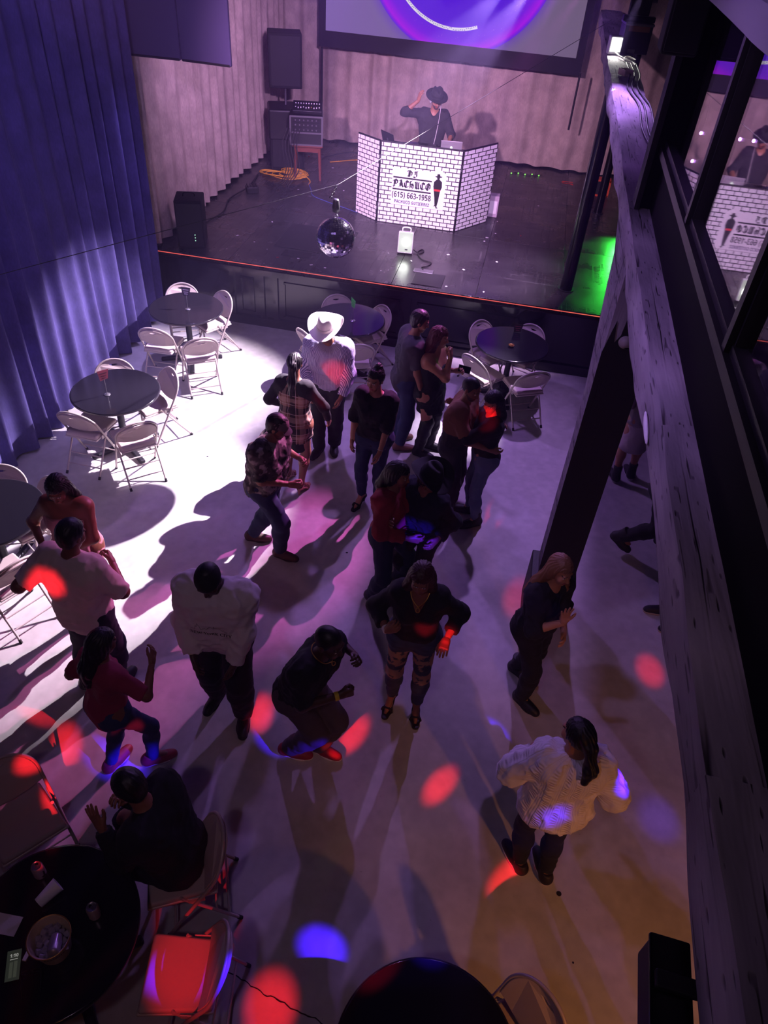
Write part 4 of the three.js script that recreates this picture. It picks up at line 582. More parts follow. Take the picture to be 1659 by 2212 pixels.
// ---- heads
const HEADS = {};
function headGeo(fem) {
  const key = fem ? 'f' : 'm'; if (HEADS[key]) return HEADS[key];
  const w = fem ? 0.95 : 1;
  const f = (x, y, z) => {
    const X = Math.abs(x); let d = ell(x, y, z, [0, 0.03, -0.016], [0.075 * w, 0.092, 0.095]);
    d = smin(d, ell(x, y, z, [0, -0.04, 0.026], [0.059 * w, 0.078, 0.064]), 0.03); d = smin(d, ell(x, y, z, [0, -0.098, 0.054], [0.03 * w, 0.022, 0.026]), 0.03);
    d = smin(d, ell(X, y, z, [0.043 * w, -0.03, 0.058], [0.02, 0.022, 0.02]), 0.03);
    d = smin(d, ell(X, y, z, [0.022, 0.026, 0.076], [0.03, 0.01, 0.014]), 0.015);
    d = -smin(-d, ell(X, y, z, [0.031, 0.004, 0.094], [0.017, 0.011, 0.014]) , 0.012);
    d = smin(d, ell(X, y, z, [0.031, 0.003, 0.069], [0.0135, 0.0125, 0.0135]), 0.004);
    d = smin(d, dCap(NOSE[0], x, y, z, 0), 0.012); d = smin(d, ell(X, y, z, [0.011, -0.037, 0.094], [0.0085, 0.007, 0.009]), 0.006);
    d = smin(d, ell(x, y, z, [0, -0.063, 0.084], [0.024, 0.0058, 0.0085]), 0.004); d = smin(d, ell(x, y, z, [0, -0.0755, 0.082], [0.021, 0.0066, 0.009]), 0.004);
    d = smin(d, ell(X, y, z, [0.078 * w, -0.005, -0.012], [0.009, 0.031, 0.018]), 0.008);
    return d;
  };
  return HEADS[key] = surfaceNets(f, [-0.11, -0.15, -0.14], [0.11, 0.15, 0.15], 0.0055);
}
const NOSE = [cap([0, 0.012, 0.082], [0, -0.034, 0.103], 0.0085, 0.0125)];
function headColors(g, skin, o) {
  const p = g.attributes.position, c = new Float32Array(p.count * 3), S = new THREE.Color(skin), lip = S.clone().multiply(C(0.95, 0.5, 0.5)), brow = C(0.02, 0.015, 0.012), q = new THREE.Color();
  for (let i = 0; i < p.count; i++) {
    const x = p.getX(i), y = p.getY(i), z = p.getZ(i), X = Math.abs(x); q.copy(S);
    if (z > 0.05) {
      const ex = (X - 0.031) / 0.0135, ey = (y - 0.003) / 0.0065; if (ex * ex + ey * ey < 1 && z > 0.066) { q.setRGB(0.75, 0.72, 0.7); if (Math.hypot(X - 0.031, (y - 0.003)) < 0.0058) q.setRGB(0.03, 0.018, 0.012); }
      else if (y > 0.018 && y < 0.03 && X > 0.012 && X < 0.05) q.copy(brow);
      else if (X < 0.024 && y < -0.058 && y > -0.082 && z > 0.08) q.copy(o.female ? C(0.35, 0.06, 0.07) : lip);
    }
    if (o.beard && y < -0.045 + 0.25 * Math.max(0, X - 0.04) && z > -0.005 && !(X < 0.022 && y > -0.083 && y < -0.055) && !(X < 0.035 && y > -0.05)) q.lerp(brow, o.beard);
    c[3 * i] = q.r; c[3 * i + 1] = q.g; c[3 * i + 2] = q.b;
  }
  return c;
}
// ---- hands: wrist at the origin, fingers along +y, palm towards +z, thumb on +x (a right hand)
const HANDS = {};
function handGeo(pose) {
  if (HANDS[pose]) return HANDS[pose];
  const [curl, spread, thumb] = { relax: [0.42, 0.05, 0.35], fist: [1.35, 0, 0.9], open: [0.1, 0.16, 0], hold: [0.85, 0.04, 0.6], point: [0.3, 0.12, 0.1] }[pose], P = [];
  for (const x of [-0.028, -0.009, 0.01, 0.027]) P.push(cap([x * 0.7, 0.0, 0], [x, 0.085, 0], 0.015, 0.012, 0.014));
  P.push(cap([0, -0.03, 0], [0, 0.02, 0], 0.021, 0.022, 0.02));
  [[-0.031, 0.06, 0.0085, -1.5], [-0.011, 0.075, 0.0092, -0.5], [0.0095, 0.08, 0.0095, 0.5], [0.0295, 0.072, 0.0092, 1.5]].forEach(([x, L, r, s], i) => {
    let a = [x, 0.083 - 0.006 * Math.abs(s), 0], ang = curl * 0.7, out = s * spread; const sg = [0.45, 0.3, 0.25];
    for (let k = 0; k < 3; k++) { const l = L * sg[k], b = [a[0] + Math.sin(out) * Math.cos(ang) * l, a[1] + Math.cos(out) * Math.cos(ang) * l, a[2] + Math.sin(ang) * l]; P.push(cap(a, b, r * (1 - 0.07 * k), r * (0.93 - 0.07 * k), 0.003)); a = b; ang += curl * (k ? 0.8 : 1.1); }
  });
  let a = [0.022, 0.02, 0.006], b = [0.044 - 0.008 * thumb, 0.05, 0.016 + 0.01 * thumb], c = [0.058 - 0.03 * thumb, 0.08, 0.022 + 0.018 * thumb], d = [0.064 - 0.055 * thumb, 0.103 - 0.01 * thumb, 0.024 + 0.022 * thumb];
  P.push(cap(a, b, 0.015, 0.0125, 0.014), cap(b, c, 0.0115, 0.0105, 0.004), cap(c, d, 0.0105, 0.0085, 0.003));
  const [lo, hi] = bounds(P, 0.01); return HANDS[pose] = surfaceNets(field(P), lo, hi, 0.0042);
}
const basis = (X, Y, Z, o, s = 1) => new THREE.Matrix4().makeBasis(V3(X).multiplyScalar(s), V3(Y).multiplyScalar(s), V3(Z).multiplyScalar(s)).setPosition(...o);
function joinGeos(list) {   // [geometry, matrix, colour array or THREE.Color]
  let n = 0, m = 0; for (const [g] of list) { n += g.attributes.position.count; m += g.index.count; }
  const pos = new Float32Array(n * 3), nor = new Float32Array(n * 3), col = new Float32Array(n * 3), idx = new Uint32Array(m); let v = 0, e = 0; const q = new THREE.Vector3(), nm = new THREE.Matrix3();
  for (const [g, M4, c] of list) {
    const flip = M4 && M4.determinant() < 0, p = g.attributes.position, N = g.attributes.normal; if (M4) nm.getNormalMatrix(M4);
    for (let i = 0; i < p.count; i++) { q.fromBufferAttribute(p, i); if (M4) q.applyMatrix4(M4); q.toArray(pos, (v + i) * 3); q.fromBufferAttribute(N, i); if (M4) q.applyMatrix3(nm).normalize(); q.toArray(nor, (v + i) * 3); if (c.isColor) { col[(v + i) * 3] = c.r; col[(v + i) * 3 + 1] = c.g; col[(v + i) * 3 + 2] = c.b; } }
    if (!c.isColor) col.set(c, v * 3);
    const I = g.index.array; for (let i = 0; i < I.length; i += 3) { idx[e + i] = I[i] + v; idx[e + i + 1] = I[i + (flip ? 2 : 1)] + v; idx[e + i + 2] = I[i + (flip ? 1 : 2)] + v; }
    v += p.count; e += I.length;
  }
  const g = new THREE.BufferGeometry(); g.setAttribute('position', new THREE.BufferAttribute(pos, 3)); g.setAttribute('normal', new THREE.BufferAttribute(nor, 3)); g.setAttribute('color', new THREE.BufferAttribute(col, 3)); g.setIndex(new THREE.BufferAttribute(idx, 1)); return g;
}
const skinMat = phys(0xffffff, 0.5, { vertexColors: true }), hairMats = {}, clothMats = {};
const cloth = (c, rough = 0.88) => clothMats[c + '_' + rough] ??= std(c, rough);
const clothVC = std(0xffffff, 0.9, { vertexColors: true });
// ---- shoes in the frame of the foot: ankle above the origin, toe along +z
const SHOES = {};
function shoeGeo(kind) {
  if (SHOES[kind]) return SHOES[kind];
  const r = {}, N = (P, lo, hi, cut, c = 0.006) => { const f = field(P); return surfaceNets((x, y, z) => Math.max(f(x, y, z), cut(x, y, z)), lo, hi, c); };
  if (kind === 'sneaker' || kind === 'boot' || kind === 'highboot') {
    const P = [cap([0, 0.045, -0.035], [0, 0.03, 0.13], 0.045, 0.038, 0.03), cap([0, 0.032, 0.05], [0.006, 0.026, 0.16], 0.046, 0.036, 0.02), cap([0, 0.05, -0.03], [0, 0.1, -0.012], 0.042, 0.04, 0.03)];
    if (kind === 'boot') P.push(cap([0, 0.09, -0.01], [0, 0.19, -0.005], 0.044, 0.05, 0.03)); if (kind === 'highboot') P.push(cap([0, 0.09, -0.01], [0, 0.2, -0.005], 0.048, 0.056, 0.03));
    const top = kind === 'sneaker' ? 0.1 : 0.2; r.upper = N(P, [-0.07, 0, -0.1], [0.07, top + 0.02, 0.22], (x, y, z) => Math.max(0.02 - y, y - top));
    const S = [cap([0, 0.03, -0.035], [0, 0.03, 0.1], 0.046, 0.05, 0.02), cap([0, 0.03, 0.08], [0.006, 0.03, 0.16], 0.05, 0.04, 0.02)]; r.sole = N(S, [-0.07, -0.01, -0.1], [0.07, 0.05, 0.22], (x, y, z) => Math.max(0.001 - y, y - 0.026), 0.005);
    if (kind !== 'sneaker') r.heel = null;
    if (kind === 'sneaker') { const L = []; for (let i = 0; i < 5; i++) { const z = 0.035 + i * 0.019, y = 0.088 - i * 0.009; L.push(bar([-0.022, y - 0.006, z], [0.022, y - 0.006, z + 0.006], 0.0035, 5), bar([0.022, y - 0.006, z], [-0.022, y - 0.006, z + 0.006], 0.0035, 5)); } r.laces = merge(L); }
  } else {   // heeled sandal
    const S = [cap([0, 0.075, -0.035], [0, 0.055, 0.03], 0.03, 0.03, 0.02), cap([0, 0.055, 0.03], [0, 0.012, 0.085], 0.03, 0.038, 0.02), cap([0, 0.012, 0.085], [0.004, 0.01, 0.15], 0.04, 0.03, 0.02)];
    const surf = (z) => z < -0.035 ? 0.078 : z < 0.03 ? 0.078 - 0.022 * (z + 0.035) / 0.065 : z < 0.09 ? 0.056 - 0.044 * (z - 0.03) / 0.06 : 0.012;
    r.upper = N(S, [-0.06, 0, -0.09], [0.06, 0.12, 0.2], (x, y, z) => Math.max(Math.abs(y - surf(z)) - 0.011, 0.0 - y), 0.005);
    r.sole = merge([bar([0, 0.0, -0.05], [0, 0.075, -0.045], 0.007, 10, 0.02), tube([[-0.042, 0.02, 0.1], [-0.03, 0.052, 0.098], [0, 0.06, 0.096], [0.03, 0.052, 0.098], [0.042, 0.02, 0.1]], 0.011, 20, 6), tube([[-0.03, 0.09, -0.05], [-0.036, 0.105, -0.01], [0, 0.112, 0.03], [0.036, 0.105, -0.01], [0.03, 0.09, -0.05], [0, 0.1, -0.07]], 0.006, 28, 6, true)]);
  }
  return SHOES[kind] = r;
}
// ---- hats
function hatShell(prof, fn, n = 56) { return mod(lathe(prof, n), fn); }
function cowboyHat() {
  return hatShell([[0.001, 0.118], [0.03, 0.122], [0.055, 0.12], [0.07, 0.108], [0.08, 0.08], [0.087, 0.04], [0.094, 0.0], [0.1, -0.008], [0.13, -0.008], [0.165, -0.004], [0.182, 0.0], [0.184, -0.004], [0.165, -0.012], [0.12, -0.018], [0.09, -0.016], [0.08, 0.03], [0.001, 0.06]], (v) => {
    const r = Math.hypot(v.x, v.z), a = Math.atan2(v.x, v.z), k = Math.max(0, (r - 0.09) / 0.095), top = Math.min(1, Math.max(0, (v.y - 0.03) / 0.08)); v.y += 0.07 * k * k * Math.sin(a) ** 2 - 0.02 * k * k * Math.cos(a) ** 2;
    if (r < 0.088 && v.y > 0.03) { v.y -= 0.026 * Math.exp(-((v.x / 0.028) ** 2)) * top * Math.min(1, (0.1 - Math.abs(v.z)) * 14); v.x *= 1 - 0.16 * top * Math.max(0, v.z / 0.09); }
    v.x *= 0.96; v.z *= 1.12;
  });
}
const fedora = () => hatShell([[0.001, 0.1], [0.04, 0.104], [0.066, 0.098], [0.078, 0.08], [0.085, 0.04], [0.092, 0.0], [0.11, -0.004], [0.16, -0.006], [0.163, -0.012], [0.11, -0.014], [0.088, -0.014], [0.08, 0.03], [0.001, 0.06]], (v) => { const r = Math.hypot(v.x, v.z); if (r < 0.085) v.y -= 0.025 * Math.exp(-((v.x / 0.025) ** 2)) * Math.max(0, v.y / 0.1); v.z *= 1.12; });
const ballCap = (turned) => { const d = mod(new THREE.SphereGeometry(0.1, 28, 14, 0, Math.PI * 2, 0, Math.PI * 0.5), (v) => { v.x *= 0.87; v.z *= 1.04; v.y *= 0.95; }), b = mod(new THREE.CylinderGeometry(0.095, 0.095, 0.008, 28, 1, false, -1.1, 2.2), (v) => { v.z = v.z * 0.95 + 0.062; v.x *= 0.88; v.y -= 3 * v.x * v.x + 0.1 * Math.max(0, v.z - 0.08); }); return [d, turned ? b.rotateY(Math.PI) : b]; };

function person(o) {
  const s = o.h / 1.75, fem = !!o.female, B = [o.at[0], o.y0 ?? 0, o.at[1]], fa = (o.f ?? 0) * D, L = (p) => sub(p, [B[0], 0, B[2]]), fat = o.fat ?? 1, y0 = o.y0 ?? 0;
  const t = thing('person', o.label, 'person', B, 0, 'people at the dance'); const YL = (p) => [p[0], p[1] - y0, p[2]];
  const fwd = [Math.sin(fa), 0, Math.cos(fa)], lef = [Math.cos(fa), 0, -Math.sin(fa)];
  const [lf = 0, ls = 0] = o.lean ?? [], tw = (o.twist ?? 0) * D;
  const up = nrm(add(add([0, 1, 0], fwd, Math.tan(lf * D)), lef, Math.tan(ls * D)));
  const hl = o.shoe?.kind === 'heels' ? 0.055 : 0, reach = Math.min(...o.feet.map((q, i) => { const w = 0.092 * s * (i ? -1 : 1), dx = q[0] - B[0] - lef[0] * w, dz = q[1] - B[2] - lef[2] * w; return (q[3] ?? 0) + 0.085 + hl + Math.sqrt(Math.max(0.2, (0.834 * s) ** 2 - dx * dx - dz * dz)) + 0.03 * s; }));
  const P = [0, o.hip ?? Math.min(reach, 0.955 * s + hl), 0];
  const cl2 = [Math.cos(fa + tw), 0, -Math.sin(fa + tw)], chL = nrm(add(cl2, up, -dot(cl2, up))), chF = crs(chL, up), pF = fwd;
  const N = add(P, up, 0.53 * s), sw = (fem ? 0.155 : 0.178) * s * (0.78 + 0.22 * fat), SH = [add(add(N, up, -0.075 * s), chL, sw), add(add(N, up, -0.075 * s), chL, -sw)], HP = [add(P, lef, 0.092 * s), add(P, lef, -0.092 * s)].map((q) => add(q, [0, -0.03 * s, 0]));
  // head
  const [hy = o.f ?? 0, hp = 0, hr = 0] = o.head ?? [], hm = new THREE.Matrix4().makeRotationFromEuler(new THREE.Euler(hp * D, hy * D, hr * D, 'YXZ')), hup = new THREE.Vector3(0, 1, 0).applyMatrix4(hm).toArray(), hfw = new THREE.Vector3(0, 0, 1).applyMatrix4(hm).toArray();
  const HC = add(add(add(N, up, 0.05 * s), hup, 0.115 * s), hfw, 0.022); const headM = hm.clone().scale(new THREE.Vector3(s * 0.98, s * 0.98, s * 0.98)).setPosition(...HC);
  // limbs
  const heel = o.shoe?.kind === 'heels' ? 0.055 : 0, FT = o.feet.map((q) => ({ p: L([q[0], 0, q[1]]), yaw: (q[2] ?? o.f ?? 0) * D, lift: q[3] ?? 0, pitch: (q[4] ?? 0) * D }));
  const AN = FT.map((q) => { const c = Math.cos(q.pitch), sn = Math.sin(q.pitch), h = 0.085 + heel; return [q.p[0] - Math.sin(q.yaw) * h * -sn * 0, q.lift + h * c, q.p[2]]; });
  const KN = [], AK = []; for (let i = 0; i < 2; i++) { const kp = o.knees?.[i] ?? [Math.sin(FT[i].yaw) + 0.3 * fwd[0] + 0.12 * lef[0] * (i ? -1 : 1), 0, Math.cos(FT[i].yaw) + 0.3 * fwd[2] + 0.12 * lef[2] * (i ? -1 : 1)]; const [k, e] = ik(HP[i], AN[i], 0.425 * s, 0.415 * s, kp); KN.push(k); AK.push(e); }
  const EL = [], WR = []; for (let i = 0; i < 2; i++) { const tg = YL(L(o.hands[i])), pole = o.el?.[i] ? sub(YL(L(o.el[i])), mix(SH[i], tg, 0.5)) : add(add([0, -0.7, 0], fwd, -0.6), lef, i ? -0.45 : 0.45); const [e, w] = ik(SH[i], tg, 0.285 * s, 0.255 * s, pole); EL.push(e); WR.push(w); }
  // body prims
  const k = s * (0.55 + 0.45 * fat), bust = fem ? 1 : 0, W = (c, h, r, f = 0, kk = 0.06) => { const q = add(add(P, up, c * s), chF, f * s); return cap(add(q, chL, -h * s), add(q, chL, h * s), r * k, r * k, kk * s); };
  const pel = (c, h, r, f = 0) => { const q = add(add(P, [0, 1, 0], c * s), fwd, f * s); return cap(add(q, lef, -h * s), add(q, lef, h * s), r * k, r * k, 0.07 * s); };
  const torso = [pel(-0.03, fem ? 0.085 : 0.07, fem ? 0.112 : 0.105, -0.012), W(0.1, fem ? 0.055 : 0.065, fem ? 0.098 : 0.108, 0.005 + 0.03 * (fat - 1), 0.08), W(0.24, fem ? 0.06 : 0.08, fem ? 0.1 : 0.115, 0.004, 0.08), W(0.37, fem ? 0.085 : 0.105, fem ? 0.098 : 0.112, 0, 0.08), W(0.45, fem ? 0.085 : 0.105, 0.058, -0.01, 0.08)];
  if (bust) for (const i of [-1, 1]) torso.push(cap(add(add(add(P, up, 0.33 * s), chL, i * 0.07 * s), chF, 0.085 * s), add(add(add(P, up, 0.32 * s), chL, i * 0.072 * s), chF, 0.092 * s), 0.056 * k, 0.056 * k, 0.05));
  for (const i of [-1, 1]) torso.push(cap(add(add(P, lef, i * 0.06 * s), fwd, -0.055 * s), add(add(add(P, lef, i * 0.062 * s), fwd, -0.06 * s), [0, -0.05 * s, 0]), 0.078 * k, 0.078 * k, 0.05));
  const arm = (i) => inGroup('arm' + i, [cap(SH[i], EL[i], 0.058 * k, 0.042 * k, 0.09), cap(EL[i], WR[i], 0.042 * k, 0.027 * s, 0.03)]);
  const leg = (i) => inGroup('leg' + i, [cap(HP[i], KN[i], (fem ? 0.088 : 0.082) * k, 0.055 * k, 0.1), cap(mix(KN[i], AK[i], 0.02), mix(KN[i], AK[i], 0.35), 0.053 * k, 0.054 * k, 0.04), cap(mix(KN[i], AK[i], 0.35), AK[i], 0.053 * k, 0.036 * s, 0.04), ...foot(i)]);
  const foot = (i) => { const q = FT[i], F = [Math.sin(q.yaw), 0, Math.cos(q.yaw)]; return heel ? [cap(AK[i], add(add(AK[i], F, 0.06), [0, -0.075, 0]), 0.03, 0.026, 0.03), cap(add(add(AK[i], F, 0.06), [0, -0.075, 0]), add(add(AK[i], F, 0.125), [0, -0.115, 0]), 0.03, 0.016, 0.02), cap(AK[i], add(add(AK[i], F, -0.028), [0, -0.03, 0]), 0.03, 0.024, 0.02)] : [cap(AK[i], add(add(AK[i], F, 0.1), [0, -0.05, 0]), 0.03, 0.024, 0.03)]; };
  const neck = [cap(add(N, up, -0.05 * s), add(HC, hup, -0.055 * s), 0.058 * s * (0.8 + 0.2 * fat), 0.054 * s, 0.05)];
  const bodyP = [...torso, ...neck, ...arm(0), ...arm(1), ...leg(0), ...leg(1)];
  const [lo, hi] = bounds(bodyP, 0.02), skin = new THREE.Color(o.skin ?? 0x9a6a50), bodyG = surfaceNets(field(bodyP), lo, hi, o.cell ?? 0.017);
  const HM = [0, 1].map((i) => { const fdir = nrm(sub(WR[i], EL[i])), Y = nrm(o.hdir?.[i] ?? fdir); let Z = o.palm?.[i] ?? add(add(lef, [0, 0, 0], 0), [0, 0, 0]).map((c) => c * (i ? 1 : -1)); Z = nrm(add(Z, Y, -dot(Z, Y))); let X = crs(Y, Z); if (i === 0) X = X.map((c) => -c); return basis(X, Y, Z, add(WR[i], Y, 0.012), s * 1.0); });
  const pose = o.pose ?? ['relax', 'relax'];
  const body = mesh('body', joinGeos([[bodyG, null, skin], [headGeo(fem), headM, headColors(headGeo(fem), o.skin ?? 0x9a6a50, o)], [handGeo(pose[0]), HM[0], skin], [handGeo(pose[1]), HM[1], skin]]), skinMat, t);
  // clothes
  const garment = (name, prims, inf, cuts, mat, wr, cell = 0.0115, uvBack = false, paint) => {
    const f0 = field(prims, inf), [a, b] = bounds(prims, inf + 0.02), sd = B[0] * 3.1 + B[2];
    const f = (x, y, z) => { let d = f0(x, y, z); if (wr && d < 0.06 && d > -0.06) d += 1.9 * wr * (0.9 * PN(x * 8 + sd, y * 5, z * 8) + 2.2 * (Math.min(0.22, Math.abs(PN(x * 8 + 3, y * 9 + sd, z * 8 + y * 5))) - 0.16) + 0.5 * PN(x * 21, y * 15 + sd, z * 21)); for (const c of cuts) d = Math.max(d, c(x, y, z)); return d; };
    const g = surfaceNets(f, a, b, cell), p = g.attributes.position, uv = new Float32Array(p.count * 2), col = paint && new Float32Array(p.count * 3);
    for (let i = 0; i < p.count; i++) { const r = [p.getX(i) - P[0], p.getY(i) - P[1], p.getZ(i) - P[2]], lx = dot(r, chL), lz = dot(r, chF); uv[2 * i] = (uvBack ? Math.atan2(-lx, -lz) : Math.atan2(lx, lz)) * 0.165 * s; uv[2 * i + 1] = dot(r, up); if (paint) { const c = paint(p.getX(i), p.getY(i), p.getZ(i)); col[3 * i] = c.r; col[3 * i + 1] = c.g; col[3 * i + 2] = c.b; } }
    g.setAttribute('uv', new THREE.BufferAttribute(uv, 2)); if (paint) g.setAttribute('color', new THREE.BufferAttribute(col, 3)); return mesh(name, g, mat, t);
  };
  const plane = (pt, n) => (x, y, z) => (x - pt[0]) * n[0] + (y - pt[1]) * n[1] + (z - pt[2]) * n[2], ball = (c, r) => (x, y, z) => r - Math.hypot(x - c[0], y - c[1], z - c[2]);
  const T = o.top, Bt = o.bottom, cutCap = (a, b, q, ra, rb) => cap(a, mix(a, b, q), ra, ra + (rb - ra) * q, 0.04, true);
  let topMesh;
  if (T) {
    const sl = T.sleeve ?? 2, loose = T.loose ?? 0, arms = []; for (let i = 0; i < 2; i++) if (sl > 0) { const q = Math.min(1, sl), e = 0.058 * k + loose * 0.5, m = 0.046 * k + loose * 0.6; const A = [sl >= 1 ? cap(SH[i], EL[i], e, m, 0.1) : { ...cutCap(SH[i], EL[i], q, e, m), k: 0.1 }]; if (sl > 1) A.push(cutCap(EL[i], WR[i], Math.min(0.97, sl - 1), m, 0.032 * s + loose * 0.5)); arms.push(...inGroup('arm' + i, A)); }
    const tp = torso.map((q) => ({ ...q, ra: q.ra + loose * 0.6, rm: q.rm + loose })), hem = T.hem ?? 0.1, cuts = [plane(add(P, up, -hem * s), up.map((c) => -c))];
    if (T.skirt) { const km = mix(KN[0], KN[1], 0.5); tp.push(cap(P, mix(P, km, T.skirt), 0.135 * k, T.flare ?? 0.15, 0.09, true)); cuts.length = 0; cuts.push(plane(mix(P, km, T.skirt), nrm(sub(P, km)).map((c) => -c))); }
    if (!T.tube) { const nc = add(add(N, up, 0.035 * s), chF, 0.015); cuts.push(ball(nc, (T.neck ?? 0.068) * s)); cuts.push(plane(add(N, up, 0.045 * s), up)); }
    else cuts.push(plane(add(P, up, (T.tube === true ? 0.4 : T.tube) * s), up));
    if (T.vee) { const q = cap(add(add(N, up, 0.03), chF, 0.06), add(add(P, up, T.vee * s), chF, 0.17), 0.075, 0.008); cuts.push((x, y, z) => -dCap(q, x, y, z, 0)); }
    if (T.back) { const q = cap(add(add(N, up, 0.03), chF, -0.1), add(add(P, up, 0.25 * s), chF, -0.2), 0.1, 0.06); cuts.push((x, y, z) => -dCap(q, x, y, z, 0)); }
    const mat = T.map ? std(0xffffff, 0.9, { map: T.map }) : T.paint ? clothVC : T.knit ? std(T.color, 0.95, { bumpMap: T.knit, bumpScale: 0.012 }) : cloth(T.color, T.rough);
    topMesh = garment(T.name ?? 'shirt', [...tp, ...arms], 0.009, cuts, mat, T.wrinkle ?? 0.006, T.cell, T.uvBack, T.paint);
    if (T.under) { const ua = []; for (let i = 0; i < 2; i++) ua.push(...inGroup('arm' + i, [cap(SH[i], EL[i], 0.06 * k, 0.047 * k, 0.1), cutCap(EL[i], WR[i], 0.97, 0.047 * k, 0.033 * s)])); garment('undershirt', [...torso, ...ua], 0.004, [ball(add(add(N, up, 0.035 * s), chF, 0.015), 0.064 * s), plane(add(N, up, 0.045 * s), up), plane(P, up.map((c) => -c))], cloth(T.under), 0.004); }
  }
  if (Bt) {
    const lo2 = Bt.loose ?? 0, pr = [torso[0], torso[torso.length - 1], torso[torso.length - 2]], cuts = [plane(add(P, up, (Bt.waist ?? 0.09) * s), up)]; pr.push(W(0.1, fem ? 0.055 : 0.065, fem ? 0.098 : 0.108));
    if (Bt.skirt) { const km = mix(KN[0], KN[1], 0.5); pr.push(cap(P, mix(P, km, Bt.skirt), 0.135 * k, Bt.flare ?? 0.13, 0.09, true)); garment('skirt', pr, 0.004, [...cuts, plane(mix(P, km, Bt.skirt), nrm(sub(P, km)).map((c) => -c))], cloth(Bt.color), 0.004); }
    else {
      const fl = Bt.flare ?? 0, q = Bt.len ?? 0.97; for (let i = 0; i < 2; i++) pr.push(...inGroup('leg' + i, [cap(HP[i], KN[i], (fem ? 0.09 : 0.086) * k + lo2 * 0.5, 0.058 * k + lo2, 0.1), cap(mix(KN[i], AK[i], 0.02), mix(KN[i], AK[i], 0.35), 0.056 * k + lo2, 0.056 * k + lo2, 0.04), cutCap(mix(KN[i], AK[i], 0.35), add(AK[i], [0, -0.01, 0]), q, 0.056 * k + lo2, 0.042 * s + lo2 + fl)]));
      garment('trousers', pr, 0.008, cuts, Bt.paint ? clothVC : cloth(Bt.color, Bt.rough), Bt.wrinkle ?? 0.005, Bt.cell, false, Bt.paint && ((x, y, z) => Bt.paint(x, y, z, KN)));
    }
  }
  // shoes
  const SK = o.shoe ?? { kind: 'sneaker', color: 0x15141a }, sg = shoeGeo(SK.kind);
  for (let i = 0; i < 2; i++) {
    const q = FT[i], m = new THREE.Matrix4().makeRotationFromEuler(new THREE.Euler(q.pitch, q.yaw, 0, 'YXZ')); const off = new THREE.Vector3(0, 0.085 + heel, 0).applyMatrix4(m); const pos = [AK[i][0] - off.x, AK[i][1] - off.y, AK[i][2] - off.z]; m.setPosition(...pos);
    const sh = mesh('shoe', sg.upper.clone().applyMatrix4(m), cloth(SK.color, 0.55), t); const so = mesh('sole', sg.sole.clone().applyMatrix4(m), cloth(SK.sole ?? 0x17151a, 0.8), sh); if (sg.laces) mesh('laces', sg.laces.clone().applyMatrix4(m), cloth(SK.lace ?? SK.sole ?? 0x222222), sh);
    if (SK.kind === 'highboot') garment('boot_shaft', [cap(mix(KN[i], AK[i], -0.12), mix(KN[i], AK[i], 0.35), 0.068 * k, 0.062 * k, 0.03), cap(mix(KN[i], AK[i], 0.35), AK[i], 0.062 * k, 0.05, 0.03)], 0.004, [], cloth(SK.color, 0.6), 0.006);
    if (SK.heelBlock) mesh('heel', bar(add(pos, [-Math.sin(q.yaw) * 0.04, 0, -Math.cos(q.yaw) * 0.04]), add(pos, [-Math.sin(q.yaw) * 0.045, 0.05, -Math.cos(q.yaw) * 0.045]), 0.02, 10, 0.03), cloth(SK.color, 0.6), sh);
  }
  // hair
  if (o.hair) {
    const Hh = o.hair, inf = { buzz: 0.003, short: 0.012, long: 0.016, curly: 0.02, tied: 0.008 }[Hh.style], long = Hh.style === 'long' || Hh.style === 'curly', tails = (Hh.locks ?? []).map(([a, b, r0, r1]) => cap(a, b, r0 * 0.82, r1 * 0.8, 0.03)), low = Hh.low ?? (long ? -0.14 : -0.085), hs = rndFrom(B[0] * 7 + B[2]);
    const f = (x, y, z) => {
      let d = ell(x, y, z, [0, 0.03, -0.02], [0.076 + inf, 0.093 + inf, 0.095 + inf]); if (long) d = smin(d, ell(x, y, z, [0, -0.05, -0.045], [0.086, 0.11, 0.062]), 0.04); else if (Hh.style === 'short') d = smin(d, ell(x, y, z, [0, -0.03, -0.05], [0.066, 0.07, 0.05]), 0.03);
      d = Math.max(d, Math.min(z - (long ? 0.015 : 0.02) - 0.3 * Math.max(0, y), (Hh.line ?? 0.062) - y), low - y); for (const q of tails) d = smin(d, dCap(q, x, y, z, 0), q.k);
      if (d < 0.03 && d > -0.03) { const a = Math.atan2(x, z - 0.02); d += (Hh.style === 'buzz' ? 0.0006 : Hh.style === 'short' ? 0.0014 : 0.0034) * Math.sin(a * 30 + 9 * PN(x * 12, y * 5, z * 12) + hs) + (Hh.style === 'curly' ? 0.008 : Hh.style === 'buzz' ? 0 : 0.003) * PN(x * 40, y * 34, z * 40); }
      return d;
    };
    const [a, b] = bounds([...tails, cap([0, -0.06, -0.03], [0, 0.06, -0.02], 0.13)], 0.02), g = surfaceNets(f, a, b, 0.0065).applyMatrix4(headM); g.computeVertexNormals(); mesh('hair', g, hairMats[Hh.color] ??= std(Hh.color, 0.5), t);
  }
